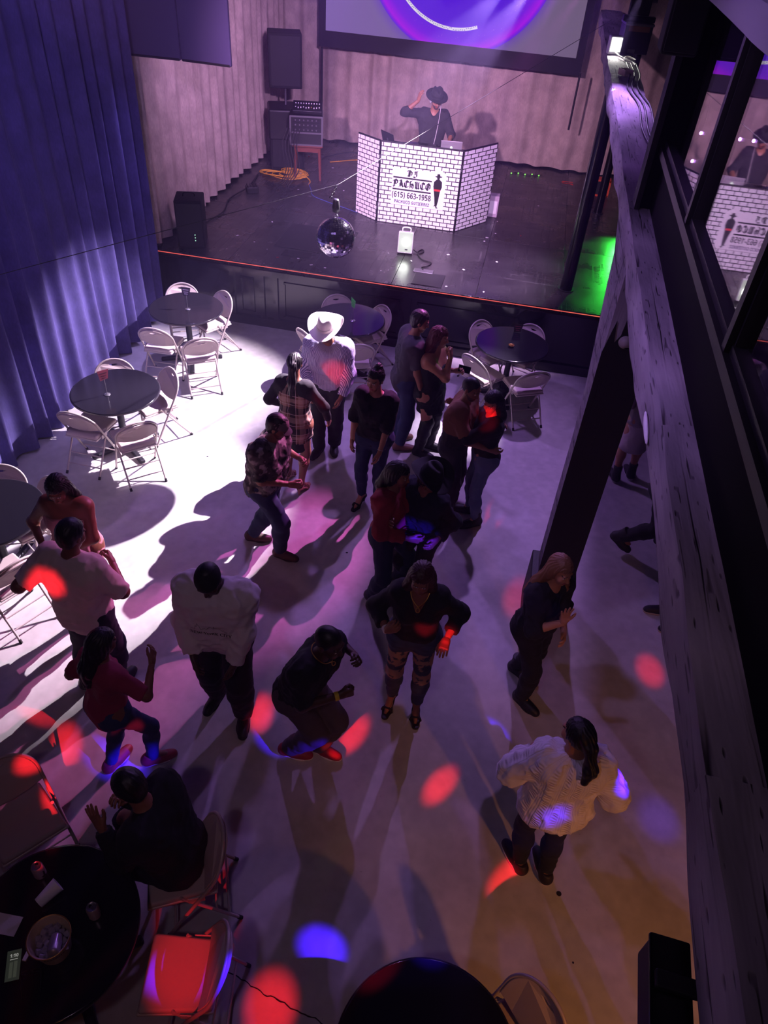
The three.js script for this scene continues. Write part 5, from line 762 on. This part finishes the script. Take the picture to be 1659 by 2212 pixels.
  if (o.hat) {
    const [kind, color, band, y = 0.075, tilt = 0] = o.hat, m = headM.clone().multiply(new THREE.Matrix4().makeTranslation(0, y, -0.012)).multiply(new THREE.Matrix4().makeRotationX(tilt * D)); const hg = (g) => { const q = g.applyMatrix4(m); q.computeVertexNormals(); return q; };
    if (kind === 'cowboy' || kind === 'fedora') { const hat = mesh('hat', hg((kind === 'cowboy' ? cowboyHat() : fedora()).scale(1.06, 1.06, 1.06)), std(color, 0.75, { side: THREE.DoubleSide }), t); mesh('hat_band', hg(mod(lathe([[0.0955, 0.004], [0.0925, 0.028], [0.096, 0.028], [0.099, 0.003]], 48), (v) => { v.x *= kind === 'cowboy' ? 1.01 : 1.05; v.z *= 1.19; })), cloth(band), hat); }
    else { const [d, b] = ballCap(kind === 'backcap'); const hat = mesh('cap', hg(d), std(color, 0.85, { side: THREE.DoubleSide }), t); if (kind !== 'skullcap') mesh('cap_bill', hg(b), cloth(band), hat); }
  }
  for (const [i, color, w] of o.bands ?? []) { const q = mix(EL[i], WR[i], 0.95), dd = nrm(sub(WR[i], EL[i])); mesh('wristband', bar(add(q, dd, -(w ?? 0.011)), add(q, dd, w ?? 0.011), 0.0315 * s, 18), cloth(color, 0.5), t); }
  const H = (g) => { const q = g.applyMatrix4(headM); q.computeVertexNormals(); return q; };
  if (o.glasses) mesh('glasses', H(merge([place(new THREE.TorusGeometry(0.02, 0.002, 6, 18), [0.031, 0.0, 0.098]), place(new THREE.TorusGeometry(0.02, 0.002, 6, 18), [-0.031, 0.0, 0.098]), bar([-0.012, 0.004, 0.1], [0.012, 0.004, 0.1], 0.002, 6), bar([0.05, 0.004, 0.095], [0.08, 0.002, -0.01], 0.002, 6), bar([-0.05, 0.004, 0.095], [-0.08, 0.002, -0.01], 0.002, 6)])), M.black, t);
  if (o.phones) { const g = mesh('headphones', H(merge([tube([[-0.084, 0, -0.005], [-0.088, 0.07, -0.01], [-0.05, 0.13, -0.015], [0.05, 0.13, -0.015], [0.088, 0.07, -0.01], [0.084, 0, -0.005]], 0.007, 30, 6), place(new THREE.SphereGeometry(0.036, 18, 12), [-0.088, -0.012, 0], [0, 0, 0], [0.55, 1.1, 1]), place(new THREE.SphereGeometry(0.036, 18, 12), [0.088, -0.012, 0], [0, 0, 0], [0.55, 1.1, 1])])), M.whitePlastic, t); const a = new THREE.Vector3(0.09, -0.05, 0.01).applyMatrix4(headM).toArray(); mesh('headphone_cord', tube([a, add(a, [0.0, -0.2, 0.09]), add(a, [-0.02, -0.42, 0.13]), add(a, [-0.05, -0.62, 0.12]), add(a, [-0.07, -0.82, 0.2])], 0.005, 40, 6), M.whiteCable, g); }
  if (o.chain) mesh('necklace', tube([0, 1, 2, 3, 4, 5, 6, 7, 8].map((i) => { const a = i / 8 * Math.PI * 2; return add(add(add(N, up, (0.03 - o.chain * (0.5 - 0.5 * Math.cos(a)) * 0 - o.chain * Math.max(0, Math.cos(a)))), chF, (0.075 + o.chain * 0.55 * Math.max(0, Math.cos(a))) * Math.cos(a)), chL, 0.07 * Math.sin(a)); }), 0.0035, 60, 6, true), M.gold, t);
  if (o.print) {   // flat print on the chest or back, cut from the shirt's own surface
    const { map, w, h, c, back } = o.print, F = back ? chF.map((q) => -q) : chF, X = back ? chL.map((q) => -q) : chL, g = topMesh.geometry, p = g.attributes.position, n = g.attributes.normal, I = g.index.array, pos = [], uv = [], C0 = add(P, up, c * s);
    for (let i = 0; i < I.length; i += 3) { const tri = [0, 1, 2].map((j) => [p.getX(I[i + j]), p.getY(I[i + j]), p.getZ(I[i + j])]), nn = [0, 1, 2].map((j) => [n.getX(I[i + j]), n.getY(I[i + j]), n.getZ(I[i + j])]), q = tri.map((v) => { const r = sub(v, C0); return [dot(r, X) / w + 0.5, dot(r, up) / h + 0.5]; }); if (nn.some((v) => dot(v, F) < 0.15) || q.every((v) => v[0] < 0 || v[0] > 1 || v[1] < 0 || v[1] > 1)) continue; tri.forEach((v, j) => { pos.push(...add(v, nn[j], 0.0015)); uv.push(q[j][0], q[j][1]); }); }
    if (pos.length) { const d = new THREE.BufferGeometry(); d.setAttribute('position', new THREE.Float32BufferAttribute(pos, 3)); d.setAttribute('uv', new THREE.Float32BufferAttribute(uv, 2)); d.computeVertexNormals(); mesh('shirt_print', d, std(0xffffff, 0.9, { map, transparent: true }), topMesh); }
  }
  return { WR: WR.map((q) => add(q, B)), HM };
}
function rndFrom(v) { const q = Math.sin(v * 127.1) * 43758.5453; return (q - Math.floor(q)) * 6; }

// ---------------------------------------------------------------- the people in the photograph
const rep = (t, x, y) => { t.wrapS = t.wrapT = THREE.RepeatWrapping; t.repeat.set(x, y); return t; };
const plaid = rep(canvasTex(256, 256, (g) => { g.fillStyle = '#7d5440'; g.fillRect(0, 0, 256, 256); g.fillStyle = 'rgba(20,11,13,0.8)'; g.fillRect(0, 0, 84, 256); g.fillRect(0, 0, 256, 84); g.fillStyle = 'rgba(200,170,155,0.5)'; g.fillRect(128, 0, 60, 256); g.fillRect(0, 128, 256, 60); g.fillStyle = '#c9b6ae'; for (const q of [92, 216]) { g.fillRect(q, 0, 5, 256); g.fillRect(0, q, 256, 5); } }), 1 / 0.21, 1 / 0.21);
const stripes = rep(canvasTex(64, 64, (g) => { g.fillStyle = '#b9b2d8'; g.fillRect(0, 0, 64, 64); g.fillStyle = '#4a4378'; for (const x of [4, 20, 36, 52]) g.fillRect(x, 0, 5, 64); g.fillStyle = '#e8e4f2'; g.fillRect(12, 0, 4, 64); g.fillRect(44, 0, 4, 64); }), 1 / 0.034, 1 / 0.034);
const knit = rep(tex(128, 128, (u, v) => { const c = Math.abs(((u * 4) % 1) - 0.5) * 2, tw = Math.sin((v * 8 + (u * 4 % 1)) * Math.PI * 2), rib = Math.abs(Math.sin(u * Math.PI * 24)); return [cl(70 + 120 * (c < 0.6 ? 0.5 + 0.5 * tw * (0.6 - c) / 0.6 : 0.25 * rib))]; }, false), 1 / 0.3, 1 / 0.16);
const camo = (x, y, z) => { const n = fbm(x * 9, y * 9, z * 9), m = fbm(x * 8 + 9, y * 8, z * 8 + 4); return n > 0.22 ? C(0.3, 0.26, 0.25) : m > 0.18 ? C(0.12, 0.1, 0.095) : n < -0.28 ? C(0.02, 0.018, 0.02) : C(0.055, 0.045, 0.045); };
const ripped = (x, y, z, KN) => { const d = Math.min(...KN.map((k) => Math.abs(y - k[1] - 0.02))), e = Math.min(...KN.map((k) => Math.abs(y - k[1] - 0.2))), n = fbm(x * 14, y * 20, z * 14); return z > 0.03 && ((d < 0.05 && n > -0.25) || (e < 0.08 && n > -0.1)) ? C(0.34, 0.19, 0.14) : C(0.035, 0.045, 0.09).multiplyScalar(1 + 0.5 * n); };
const yoke = (x, y, z) => y > 1.12 ? C(0.2, 0.085, 0.045) : C(0.015, 0.013, 0.016);
const cityPrint = canvasTex(512, 256, (g) => { g.clearRect(0, 0, 512, 256); g.strokeStyle = g.fillStyle = '#1a1418'; g.lineWidth = 3; g.beginPath(); let x = 60; g.moveTo(60, 150); for (const h of [8, 20, 10, 60, 90, 60, 12, 24, 30, 16, 44, 70, 84, 60, 96, 50, 34, 40, 20, 30, 14, 22]) { g.lineTo(x, 150 - h); x += 9; g.lineTo(x, 150 - h * 0.8); x += 8; } g.stroke(); g.textAlign = 'center'; g.font = 'bold 50px serif'; g.fillText('NEW YORK CITY', 256, 206, 420); });
const backPrint = canvasTex(256, 384, (g) => { g.clearRect(0, 0, 256, 384); g.strokeStyle = '#12101a'; g.lineWidth = 9; g.beginPath(); g.ellipse(128, 190, 80, 130, 0.3, 0, 7); g.stroke(); g.lineWidth = 6; for (let i = 0; i < 6; i++) { g.beginPath(); g.arc(90 + i * 15, 110 + i * 30, 26, 0, 5); g.stroke(); } });
const JE = 0x24304e, BL = 0x121116, SK = [0x8a5a44, 0x7a4c38, 0xa87358, 0x4a2c20];

person({ label: 'man in a wide black hat and black shirt mixing behind the printed booth', at: [-1.62, -12.74], y0: 0.9, f: 8, h: 1.76, feet: [[-1.5, -12.74, 10], [-1.74, -12.74, -5]], hands: [[-1.3, 2.02, -12.42], [-1.86, 2.5, -12.6]], el: [[-1.3, 2.1, -12.9], [-2.1, 2.3, -12.55]], hdir: [undefined, [0.25, 1, 0.1]], palm: [[0, -1, 0], [0.8, 0, -0.6]], pose: ['relax', 'relax'], lean: [4, 0], head: [25, 22], skin: SK[2], beard: 0.9, top: { color: 0x2a282d, sleeve: 1.35, hem: 0.16, loose: 0.012, vee: 0.42, name: 'shirt' }, bottom: { color: BL }, hair: { style: 'short', color: 0x0a0808 }, hat: ['fedora', 0x0e0d10, 0x050506, 0.07], phones: true });
person({ label: 'man in a white cowboy hat and striped shirt looking down', at: [-1.73, -6.83], f: 4, h: 1.72, feet: [[-1.66, -6.86, 15], [-1.81, -6.74, -15]], hands: [[-1.53, 0.9, -6.6], [-1.9, 0.92, -6.58]], el: [[-1.35, 1.1, -6.9], [-2.1, 1.1, -6.9]], lean: [7, 0], head: [-4, 24], skin: SK[0], fat: 1.22, top: { map: stripes, sleeve: 1.95, hem: 0.12, loose: 0.02, wrinkle: 0.009, name: 'shirt' }, bottom: { color: 0x15131a, loose: 0.012, flare: 0.012 }, shoe: { kind: 'boot', color: 0x1b1416 }, hair: { style: 'short', color: 0x0d0a09 }, hat: ['cowboy', 0xf1ece6, 0xd8d0c8, 0.06, -6], pose: ['relax', 'relax'] });
person({ label: 'woman in a brown plaid jumper seen from behind with a curly ponytail', female: true, at: [-1.87, -6.02], f: 172, h: 1.58, feet: [[-1.99, -6.14, 175], [-1.8, -5.98, 165]], hands: [[-2.08, 0.95, -6.2], [-1.55, 0.92, -6.12]], el: [[-2.2, 1.1, -5.95], [-1.45, 1.1, -5.95]], head: [185, 8], skin: SK[0], fat: 1.12, top: { map: plaid, sleeve: 0, hem: 0.3, skirt: 0.5, flare: 0.165, under: 0x17141b, uvBack: true, neck: 0.06, name: 'jumper_dress' }, bottom: { skirt: 0.86, flare: 0.14, color: 0x120f14 }, shoe: { kind: 'heels', color: 0x9c6f58, sole: 0x9c6f58 }, hair: { style: 'tied', color: 0x0d0a0d, locks: [[[0, 0.05, -0.1], [0, 0.02, -0.135], 0.04, 0.045], [[0, 0.02, -0.13], [0.0, -0.16, -0.15], 0.05, 0.055], [[0, -0.16, -0.15], [0.01, -0.31, -0.13], 0.055, 0.03]] } });
person({ label: 'man in a camouflage shirt and grey cap stepping to the right', at: [-1.86, -5.05], f: 78, h: 1.68, hip: 0.87, feet: [[-2.06, -5.14, 95], [-1.72, -4.98, 80]], hands: [[-1.58, 1.08, -5.2], [-1.6, 0.98, -4.93]], el: [[-1.85, 1.0, -5.4], [-1.95, 0.95, -4.8]], lean: [8, 0], head: [88, 26], skin: SK[0], fat: 1.2, top: { paint: camo, sleeve: 0.85, hem: 0.16, loose: 0.03, wrinkle: 0.012, name: 'shirt' }, bottom: { color: JE, loose: 0.012 }, shoe: { kind: 'sneaker', color: 0x4a2c22, sole: 0x2a1a16 }, hair: { style: 'short', color: 0x0d0a0a }, hat: ['ballcap', 0x6f6262, 0x2a2428, 0.035, 4], beard: 0.5, pose: ['hold', 'hold'] });
person({ label: 'woman in a black top and blue jeans facing the camera in heels', female: true, at: [-1.04, -5.97], f: -6, h: 1.62, feet: [[-0.96, -6.0, 4], [-1.13, -5.98, -22]], hands: [[-0.93, 0.9, -5.72], [-1.26, 0.78, -5.92]], el: [[-0.68, 1.1, -6.05], [-1.4, 1.0, -6.05]], head: [-22, 10], skin: SK[2], fat: 1.05, top: { color: 0x0d0c10, sleeve: 1.05, hem: 0.14, loose: 0.02, neck: 0.085, wrinkle: 0.008, name: 'blouse' }, bottom: { color: 0x1f2a4c, len: 0.9 }, shoe: { kind: 'heels', color: 0x100d10, sole: 0x0a090b }, hair: { style: 'tied', color: 0x0c090a, locks: [[[0, 0.09, -0.06], [0, 0.12, -0.07], 0.05, 0.05]] }, bands: [[0, 0xb0a0a0, 0.003]] });
person({ label: 'man in a dark grey tee standing behind the red haired woman', at: [-0.93, -7.16], f: 112, h: 1.72, feet: [[-0.98, -7.26, 110], [-0.92, -7.06, 100]], hands: [[-0.58, 1.0, -7.38], [-0.7, 0.85, -6.93]], el: [[-0.9, 1.05, -7.5], [-0.85, 1.1, -6.85]], lean: [4, 0], head: [100, 18], skin: SK[0], fat: 1.05, top: { color: 0x3a3740, sleeve: 0.8, hem: 0.14, loose: 0.02, name: 'tee_shirt' }, print: { map: backPrint, w: 0.24, h: 0.36, c: 0.28, back: true }, bottom: { color: 0x2a3658, loose: 0.01 }, shoe: { kind: 'sneaker', color: 0x7a5646, sole: 0x59443c }, hair: { style: 'short', color: 0x0a0808 }, bands: [[1, 0x9fd94a, 0.012]] });
const redHair = person({ label: 'woman with curly red hair in a black dress and tall boots', female: true, at: [-0.64, -7.08], f: 72, h: 1.6, feet: [[-0.58, -7.2, 80], [-0.68, -7.02, 75]], hands: [[-0.4, 1.12, -7.12], [-0.46, 1.36, -6.98]], el: [[-0.55, 0.95, -7.3], [-0.42, 1.05, -6.82]], hdir: [[0.7, 0.3, 0.2], [-0.1, 1, 0.1]], palm: [[-0.2, 0, 1], [-0.8, 0, -0.3]], head: [92, 8], skin: SK[2], fat: 1.3, top: { color: 0x0f0d12, sleeve: 0, tube: 0.37, skirt: 0.62, flare: 0.15, name: 'dress' }, shoe: { kind: 'highboot', color: 0x131015, sole: 0x0a090b, heelBlock: true }, hair: { style: 'curly', color: 0x4f0f1c, locks: [[[-0.05, 0, -0.06], [-0.06, -0.16, -0.07], 0.07, 0.075], [[0.05, 0, -0.05], [0.06, -0.17, -0.05], 0.06, 0.06], [[0, -0.05, -0.08], [-0.01, -0.22, -0.1], 0.08, 0.06]] }, pose: ['hold', 'fist'], bands: [[1, 0xb0a858, 0.008]] });
{ const w = redHair.WR[0], t = thing('mobile_phone', 'black phone held by the red haired woman', 'phone', [w[0] + 0.1, w[1] + 0.02, w[2] + 0.02], 0.6); mesh('phone_body', place(rbox(0.075, 0.15, 0.009, 0.004), [0, 0.03, 0], [-0.5, 0, 1.2]), M.blackGloss, t); }
person({ label: 'man with shaved head embracing the woman with long black hair', at: [-0.24, -6.12], f: 78, h: 1.66, feet: [[-0.2, -6.28, 70], [-0.22, -5.99, 75]], hands: [[0.12, 1.15, -6.22], [0.1, 1.02, -5.92]], el: [[-0.15, 1.0, -6.4], [-0.15, 0.98, -5.75]], palm: [[0.6, 0, 0.8], [0.6, 0, -0.8]], lean: [3, 0], head: [62, 18], skin: SK[0], fat: 1.15, top: { paint: yoke, sleeve: 0.8, hem: 0.14, loose: 0.02, name: 'shirt' }, bottom: { color: 0x2c2a30, loose: 0.014 }, shoe: { kind: 'sneaker', color: 0xb7aab2, sole: 0xcdc4cc }, hair: { style: 'buzz', color: 0x110d0c }, beard: 0.6 });
person({ label: 'woman with long black hair and light jeans, face lit red', female: true, at: [0.07, -6.06], f: -76, h: 1.58, feet: [[0.1, -5.97, -60], [0.02, -6.16, -90]], hands: [[-0.26, 1.28, -5.97], [-0.3, 1.25, -6.25]], el: [[-0.02, 1.05, -5.78], [-0.05, 1.05, -6.35]], head: [-28, 14], skin: SK[2], top: { color: 0x0d0b0f, sleeve: 1.9, hem: 0.1, loose: 0.012, name: 'top' }, bottom: { color: 0x5a6586, len: 0.92 }, shoe: { kind: 'boot', color: 0x0e0c0f }, hair: { style: 'long', color: 0x0a080b, locks: [[[0.05, 0, -0.06], [0.08, -0.22, -0.06], 0.07, 0.07], [[-0.05, 0, -0.06], [-0.07, -0.2, -0.07], 0.06, 0.06], [[0.06, -0.2, -0.07], [0.05, -0.42, -0.09], 0.08, 0.045], [[0, -0.1, -0.09], [0, -0.4, -0.12], 0.07, 0.05]] }, bands: [[0, 0xc9b24a, 0.01]] });
person({ label: 'woman in a red sweater dancing with the man in a black hat', female: true, at: [-0.64, -4.76], f: 66, h: 1.6, hip: 0.82, feet: [[-0.54, -4.94, 70], [-0.74, -4.64, 35]], hands: [[-0.36, 1.3, -4.82], [-0.44, 0.98, -4.52]], el: [[-0.6, 1.1, -5.0], [-0.72, 0.98, -4.42]], head: [80, 12], skin: SK[0], fat: 1.05, top: { color: 0x8e2a34, sleeve: 1.85, hem: 0.1, loose: 0.02, wrinkle: 0.009, name: 'sweater' }, bottom: { color: 0x1c2440, loose: 0.008 }, shoe: { kind: 'sneaker', color: 0x15131a, sole: 0xb9b0b8, lace: 0xc8c0c8 }, hair: { style: 'long', color: 0x0b090b, locks: [[[0, 0, -0.09], [0.0, -0.2, -0.12], 0.07, 0.075], [[0, -0.2, -0.12], [0, -0.33, -0.1], 0.07, 0.04]] } });
person({ label: 'man in a black cowboy hat and navy shirt dancing close', at: [-0.35, -4.84], f: -30, h: 1.62, hip: 0.83, feet: [[-0.28, -4.92, -20], [-0.46, -5.0, -40]], hands: [[-0.2, 0.98, -4.58], [-0.62, 1.08, -4.62]], el: [[-0.05, 1.0, -4.85], [-0.6, 1.05, -5.0]], lean: [6, 0], head: [48, 20], skin: SK[0], top: { color: 0x17182a, sleeve: 1.9, hem: 0.14, loose: 0.022, wrinkle: 0.01, name: 'shirt' }, bottom: { color: 0x15141a, loose: 0.01 }, shoe: { kind: 'boot', color: 0x17120f }, hair: { style: 'long', color: 0x0a0809, low: -0.12, locks: [[[0.03, 0, -0.08], [0.03, -0.14, -0.1], 0.06, 0.06]] }, hat: ['cowboy', 0x0b0a0d, 0x1c1a20, 0.06, -4] });
person({ label: 'big man in a white city sweatshirt and black cap looking down', at: [-1.57, -3.22], f: 2, h: 1.78, feet: [[-1.44, -3.14, 14], [-1.71, -3.28, -12]], hands: [[-1.41, 0.9, -3.02], [-1.71, 0.92, -3.0]], el: [[-1.2, 1.12, -3.25], [-1.95, 1.12, -3.2]], lean: [5, 0], head: [4, 34], skin: SK[3], fat: 1.4, beard: 0.95, top: { color: 0xd9cdd0, sleeve: 1.95, hem: 0.13, loose: 0.035, wrinkle: 0.01, name: 'sweatshirt' }, print: { map: cityPrint, w: 0.36, h: 0.18, c: 0.26 }, bottom: { color: 0x0f0e12, loose: 0.02 }, shoe: { kind: 'sneaker', color: 0x0c0b0e, sole: 0x141217 }, hair: { style: 'buzz', color: 0x080707 }, hat: ['skullcap', 0x0c0b10, 0x0c0b10, 0.03], bands: [[1, 0xcfc6a8, 0.004]] });
person({ label: 'man in a white tee seen from behind with one fist raised', at: [-2.63, -3.2], f: 172, h: 1.74, feet: [[-2.78, -3.16, 175], [-2.52, -3.2, 165]], hands: [[-2.83, 1.36, -3.22], [-2.47, 1.22, -3.42]], el: [[-3.0, 1.15, -2.95], [-2.24, 1.16, -3.1]], head: [165, 20], skin: SK[1], fat: 1.28, top: { color: 0xd6c4bc, sleeve: 0.92, hem: 0.16, loose: 0.025, wrinkle: 0.008, name: 'tee_shirt' }, bottom: { color: 0x1b1d2c, loose: 0.014 }, shoe: { kind: 'sneaker', color: 0x17151a }, hair: { style: 'short', color: 0x0a0809 }, pose: ['fist', 'hold'] });
person({ label: 'woman in a pink dress with long dark hair beside the left table', female: true, at: [-3.02, -3.8], f: 8, h: 1.6, feet: [[-2.92, -3.8, 10], [-3.12, -3.8, 0]], hands: [[-2.98, 1.02, -3.6], [-3.17, 1.05, -3.6]], el: [[-2.68, 1.02, -3.74], [-3.4, 1.05, -3.75]], head: [12, 24], skin: SK[1], fat: 1.28, top: { color: 0xb87f86, sleeve: 0, tube: 0.39, skirt: 0.9, flare: 0.2, wrinkle: 0.01, name: 'dress' }, shoe: { kind: 'heels', color: 0x8a5a54, sole: 0x8a5a54 }, hair: { style: 'long', color: 0x120c0c, locks: [[[-0.06, 0, -0.03], [-0.09, -0.22, 0.0], 0.06, 0.06], [[0.06, 0, -0.04], [0.09, -0.2, -0.05], 0.055, 0.05], [[-0.09, -0.2, 0.0], [-0.1, -0.34, 0.03], 0.06, 0.03]] } });
person({ label: 'dark haired girl in a magenta top stepping away from the camera', female: true, at: [-2.14, -2.55], f: 152, h: 1.5, fat: 0.9, hip: 0.8, feet: [[-2.24, -2.52, 160], [-1.96, -2.62, 130, 0.03, 12]], hands: [[-2.34, 1.0, -2.8], [-1.86, 1.12, -2.72]], el: [[-2.4, 1.0, -2.55], [-1.9, 1.1, -2.45]], lean: [4, 0], head: [150, 14], skin: SK[1], top: { color: 0x8f2747, sleeve: 0.9, hem: 0.1, loose: 0.012, name: 'top' }, bottom: { color: 0x2a3560 }, shoe: { kind: 'sneaker', color: 0x8a2a30, sole: 0xb6a8b0 }, hair: { style: 'long', color: 0x080608, locks: [[[0, 0, -0.08], [0, -0.2, -0.12], 0.08, 0.085], [[0, -0.2, -0.12], [0, -0.36, -0.11], 0.085, 0.05]] } });
person({ label: 'man in black sweater sitting sideways and gesturing over the near table', at: [-1.36, -1.83], f: -92, h: 1.74, hip: 0.55, feet: [[-1.78, -1.68, -85], [-1.8, -2.0, -95]], knees: [[-0.6, 1, 0], [-0.6, 1, 0]], hands: [[-1.72, 0.93, -1.7], [-1.66, 0.98, -1.88]], el: [[-1.42, 0.8, -1.6], [-1.4, 0.8, -2.15]], lean: [16, 0], head: [-104, 26], skin: SK[0], fat: 1.2, top: { color: 0x0f0e14, sleeve: 1.95, hem: 0.12, loose: 0.02, wrinkle: 0.007, name: 'sweater' }, bottom: { color: 0x121117, loose: 0.012 }, shoe: { kind: 'sneaker', color: 0x15131a }, hair: { style: 'short', color: 0x0a0808 }, pose: ['open', 'hold'] });
person({ label: 'young man in a black tee and red sneakers crouching into a dance step', at: [-0.93, -2.98], f: 72, h: 1.72, hip: 0.84, feet: [[-0.79, -3.02, 75], [-1.0, -2.93, 95, 0.02, 10]], hands: [[-0.58, 1.16, -3.1], [-0.62, 1.0, -2.86]], el: [[-0.8, 1.0, -3.35], [-0.85, 0.9, -2.72]], lean: [20, 0], head: [70, 14], skin: SK[3], fat: 1.02, chain: 0.03, top: { color: 0x0f0e12, sleeve: 0.85, hem: 0.16, loose: 0.022, wrinkle: 0.009, name: 'tee_shirt' }, bottom: { color: 0x4c4048, loose: 0.02 }, shoe: { kind: 'sneaker', color: 0x8a1c24, sole: 0xd8d2d6, lace: 0xe4dfe2 }, hair: { style: 'buzz', color: 0x090707 }, bands: [[1, 0xd8c22a, 0.014]], pose: ['hold', 'fist'] });
person({ label: 'woman in a dark low cut top and ripped jeans dancing', female: true, at: [-0.22, -3.57], f: 4, h: 1.64, feet: [[-0.12, -3.55, 8], [-0.33, -3.58, -10]], hands: [[0.02, 1.12, -3.42], [-0.4, 1.16, -3.36]], el: [[0.1, 1.16, -3.65], [-0.6, 1.0, -3.5]], hdir: [[-0.1, 0.1, 1], [0.55, 0.75, 0.3]], palm: [[0, -1, 0], [0, -0.3, -1]], lean: [2, 0], head: [0, 16], skin: SK[0], fat: 1.08, chain: 0.09, top: { color: 0x16121a, sleeve: 1.7, hem: 0.13, loose: 0.01, vee: 0.3, name: 'top' }, bottom: { paint: ripped, len: 0.88, cell: 0.012 }, shoe: { kind: 'heels', color: 0x150f10, sole: 0x100c0d }, hair: { style: 'long', color: 0x38191a, locks: [[[-0.06, 0.0, -0.03], [-0.1, -0.17, 0.0], 0.055, 0.055], [[0.06, 0.0, -0.03], [0.09, -0.17, -0.01], 0.055, 0.05], [[-0.1, -0.17, 0.0], [-0.12, -0.26, 0.02], 0.055, 0.03]] }, pose: ['relax', 'hold'], bands: [[1, 0xe6e2e2, 0.018]] });
person({ label: 'smiling woman with long blonde hair raising one open hand', female: true, at: [0.68, -3.98], f: 48, h: 1.62, hip: 0.86, feet: [[0.66, -4.16, 60], [0.72, -3.86, 50]], hands: [[0.86, 1.0, -3.82], [0.82, 1.2, -3.72]], el: [[0.85, 0.95, -4.2], [0.72, 0.9, -3.6]], hdir: [undefined, [-0.05, 1, 0.0]], palm: [[-0.6, 0, 0.2], [0.4, 0, 1]], lean: [3, 0], head: [44, 10], skin: 0xc48d6c, fat: 1.05, top: { color: 0x1b191f, sleeve: 1.3, hem: 0.12, loose: 0.02, vee: 0.4, wrinkle: 0.01, name: 'blouse' }, bottom: { color: 0x111015, loose: 0.012 }, shoe: { kind: 'boot', color: 0x100e11 }, hair: { style: 'long', color: 0x8a5f3e, locks: [[[-0.06, 0.02, -0.04], [-0.1, -0.2, -0.08], 0.06, 0.06], [[0.07, 0.0, -0.0], [0.1, -0.22, 0.06], 0.04, 0.035], [[-0.1, -0.2, -0.08], [-0.13, -0.34, -0.12], 0.065, 0.03], [[0.1, -0.22, 0.06], [0.12, -0.33, 0.09], 0.035, 0.015]] }, pose: ['relax', 'open'] });
person({ label: 'woman in a white cable knit sweater seen from behind', female: true, at: [0.86, -2.52], f: 186, h: 1.68, feet: [[0.79, -2.48, 214], [0.97, -2.46, 198]], hands: [[0.66, 1.06, -2.72], [1.06, 1.04, -2.7]], el: [[0.48, 1.1, -2.46], [1.2, 1.06, -2.48]], head: [222, 8], skin: SK[2], fat: 1.16, top: { color: 0xd8d2de, knit, sleeve: 1.85, hem: 0.15, loose: 0.045, wrinkle: 0.012, name: 'sweater', uvBack: true }, bottom: { color: 0x14161f, len: 0.9 }, shoe: { kind: 'sneaker', color: 0x1c1216, sole: 0xd9d0d4, lace: 0x6a2a30 }, hair: { style: 'tied', color: 0x0d0a0b, locks: [[[0, 0.05, -0.09], [0.01, 0.01, -0.13], 0.045, 0.04], [[0.01, 0.01, -0.13], [0.03, -0.13, -0.17], 0.04, 0.05], [[0.03, -0.13, -0.17], [0.06, -0.22, -0.17], 0.05, 0.025]] } });
person({ label: 'woman in a pale skirt half hidden behind the timber beam', female: true, at: [1.7, -7.25], f: 200, h: 1.62, feet: [[1.6, -7.2, 200], [1.78, -7.3, 190]], hands: [[1.45, 0.9, -7.35], [1.95, 0.9, -7.35]], skin: SK[2], top: { color: 0x8a7f88, sleeve: 1.5, hem: 0.1, loose: 0.015 }, bottom: { skirt: 1.05, flare: 0.17, color: 0xa99aa4 }, shoe: { kind: 'boot', color: 0x1a171c, sole: 0xcac2c6 }, hair: { style: 'short', color: 0x0d0a0b } });
person({ label: 'dancer in black trousers with one foot lifted behind the beam', at: [1.86, -6.05], f: 60, h: 1.7, hip: 0.88, feet: [[2.05, -6.2, 60], [1.58, -5.98, 70, 0.12, 30]], hands: [[2.1, 1.0, -6.1], [1.95, 1.0, -5.75]], skin: SK[0], top: { color: 0x1a181d, sleeve: 0.8, loose: 0.02 }, bottom: { color: 0x0f0e12, loose: 0.012 }, shoe: { kind: 'boot', color: 0x17120f }, hair: { style: 'short', color: 0x0a0808 } });
person({ label: 'dancer of whom only one dark sneaker shows past the beam', at: [2.12, -5.1], f: -80, h: 1.68, feet: [[2.12, -5.0, -80], [2.0, -5.2, -85]], hands: [[1.9, 1.0, -4.9], [1.9, 1.0, -5.3]], skin: SK[1], top: { color: 0x23212a, sleeve: 0.8, loose: 0.02 }, bottom: { color: 0x15141b, loose: 0.014 }, shoe: { kind: 'sneaker', color: 0x15131a, sole: 0xb8a890 }, hair: { style: 'short', color: 0x0a0808 } });

renderer.render(scene, camera);
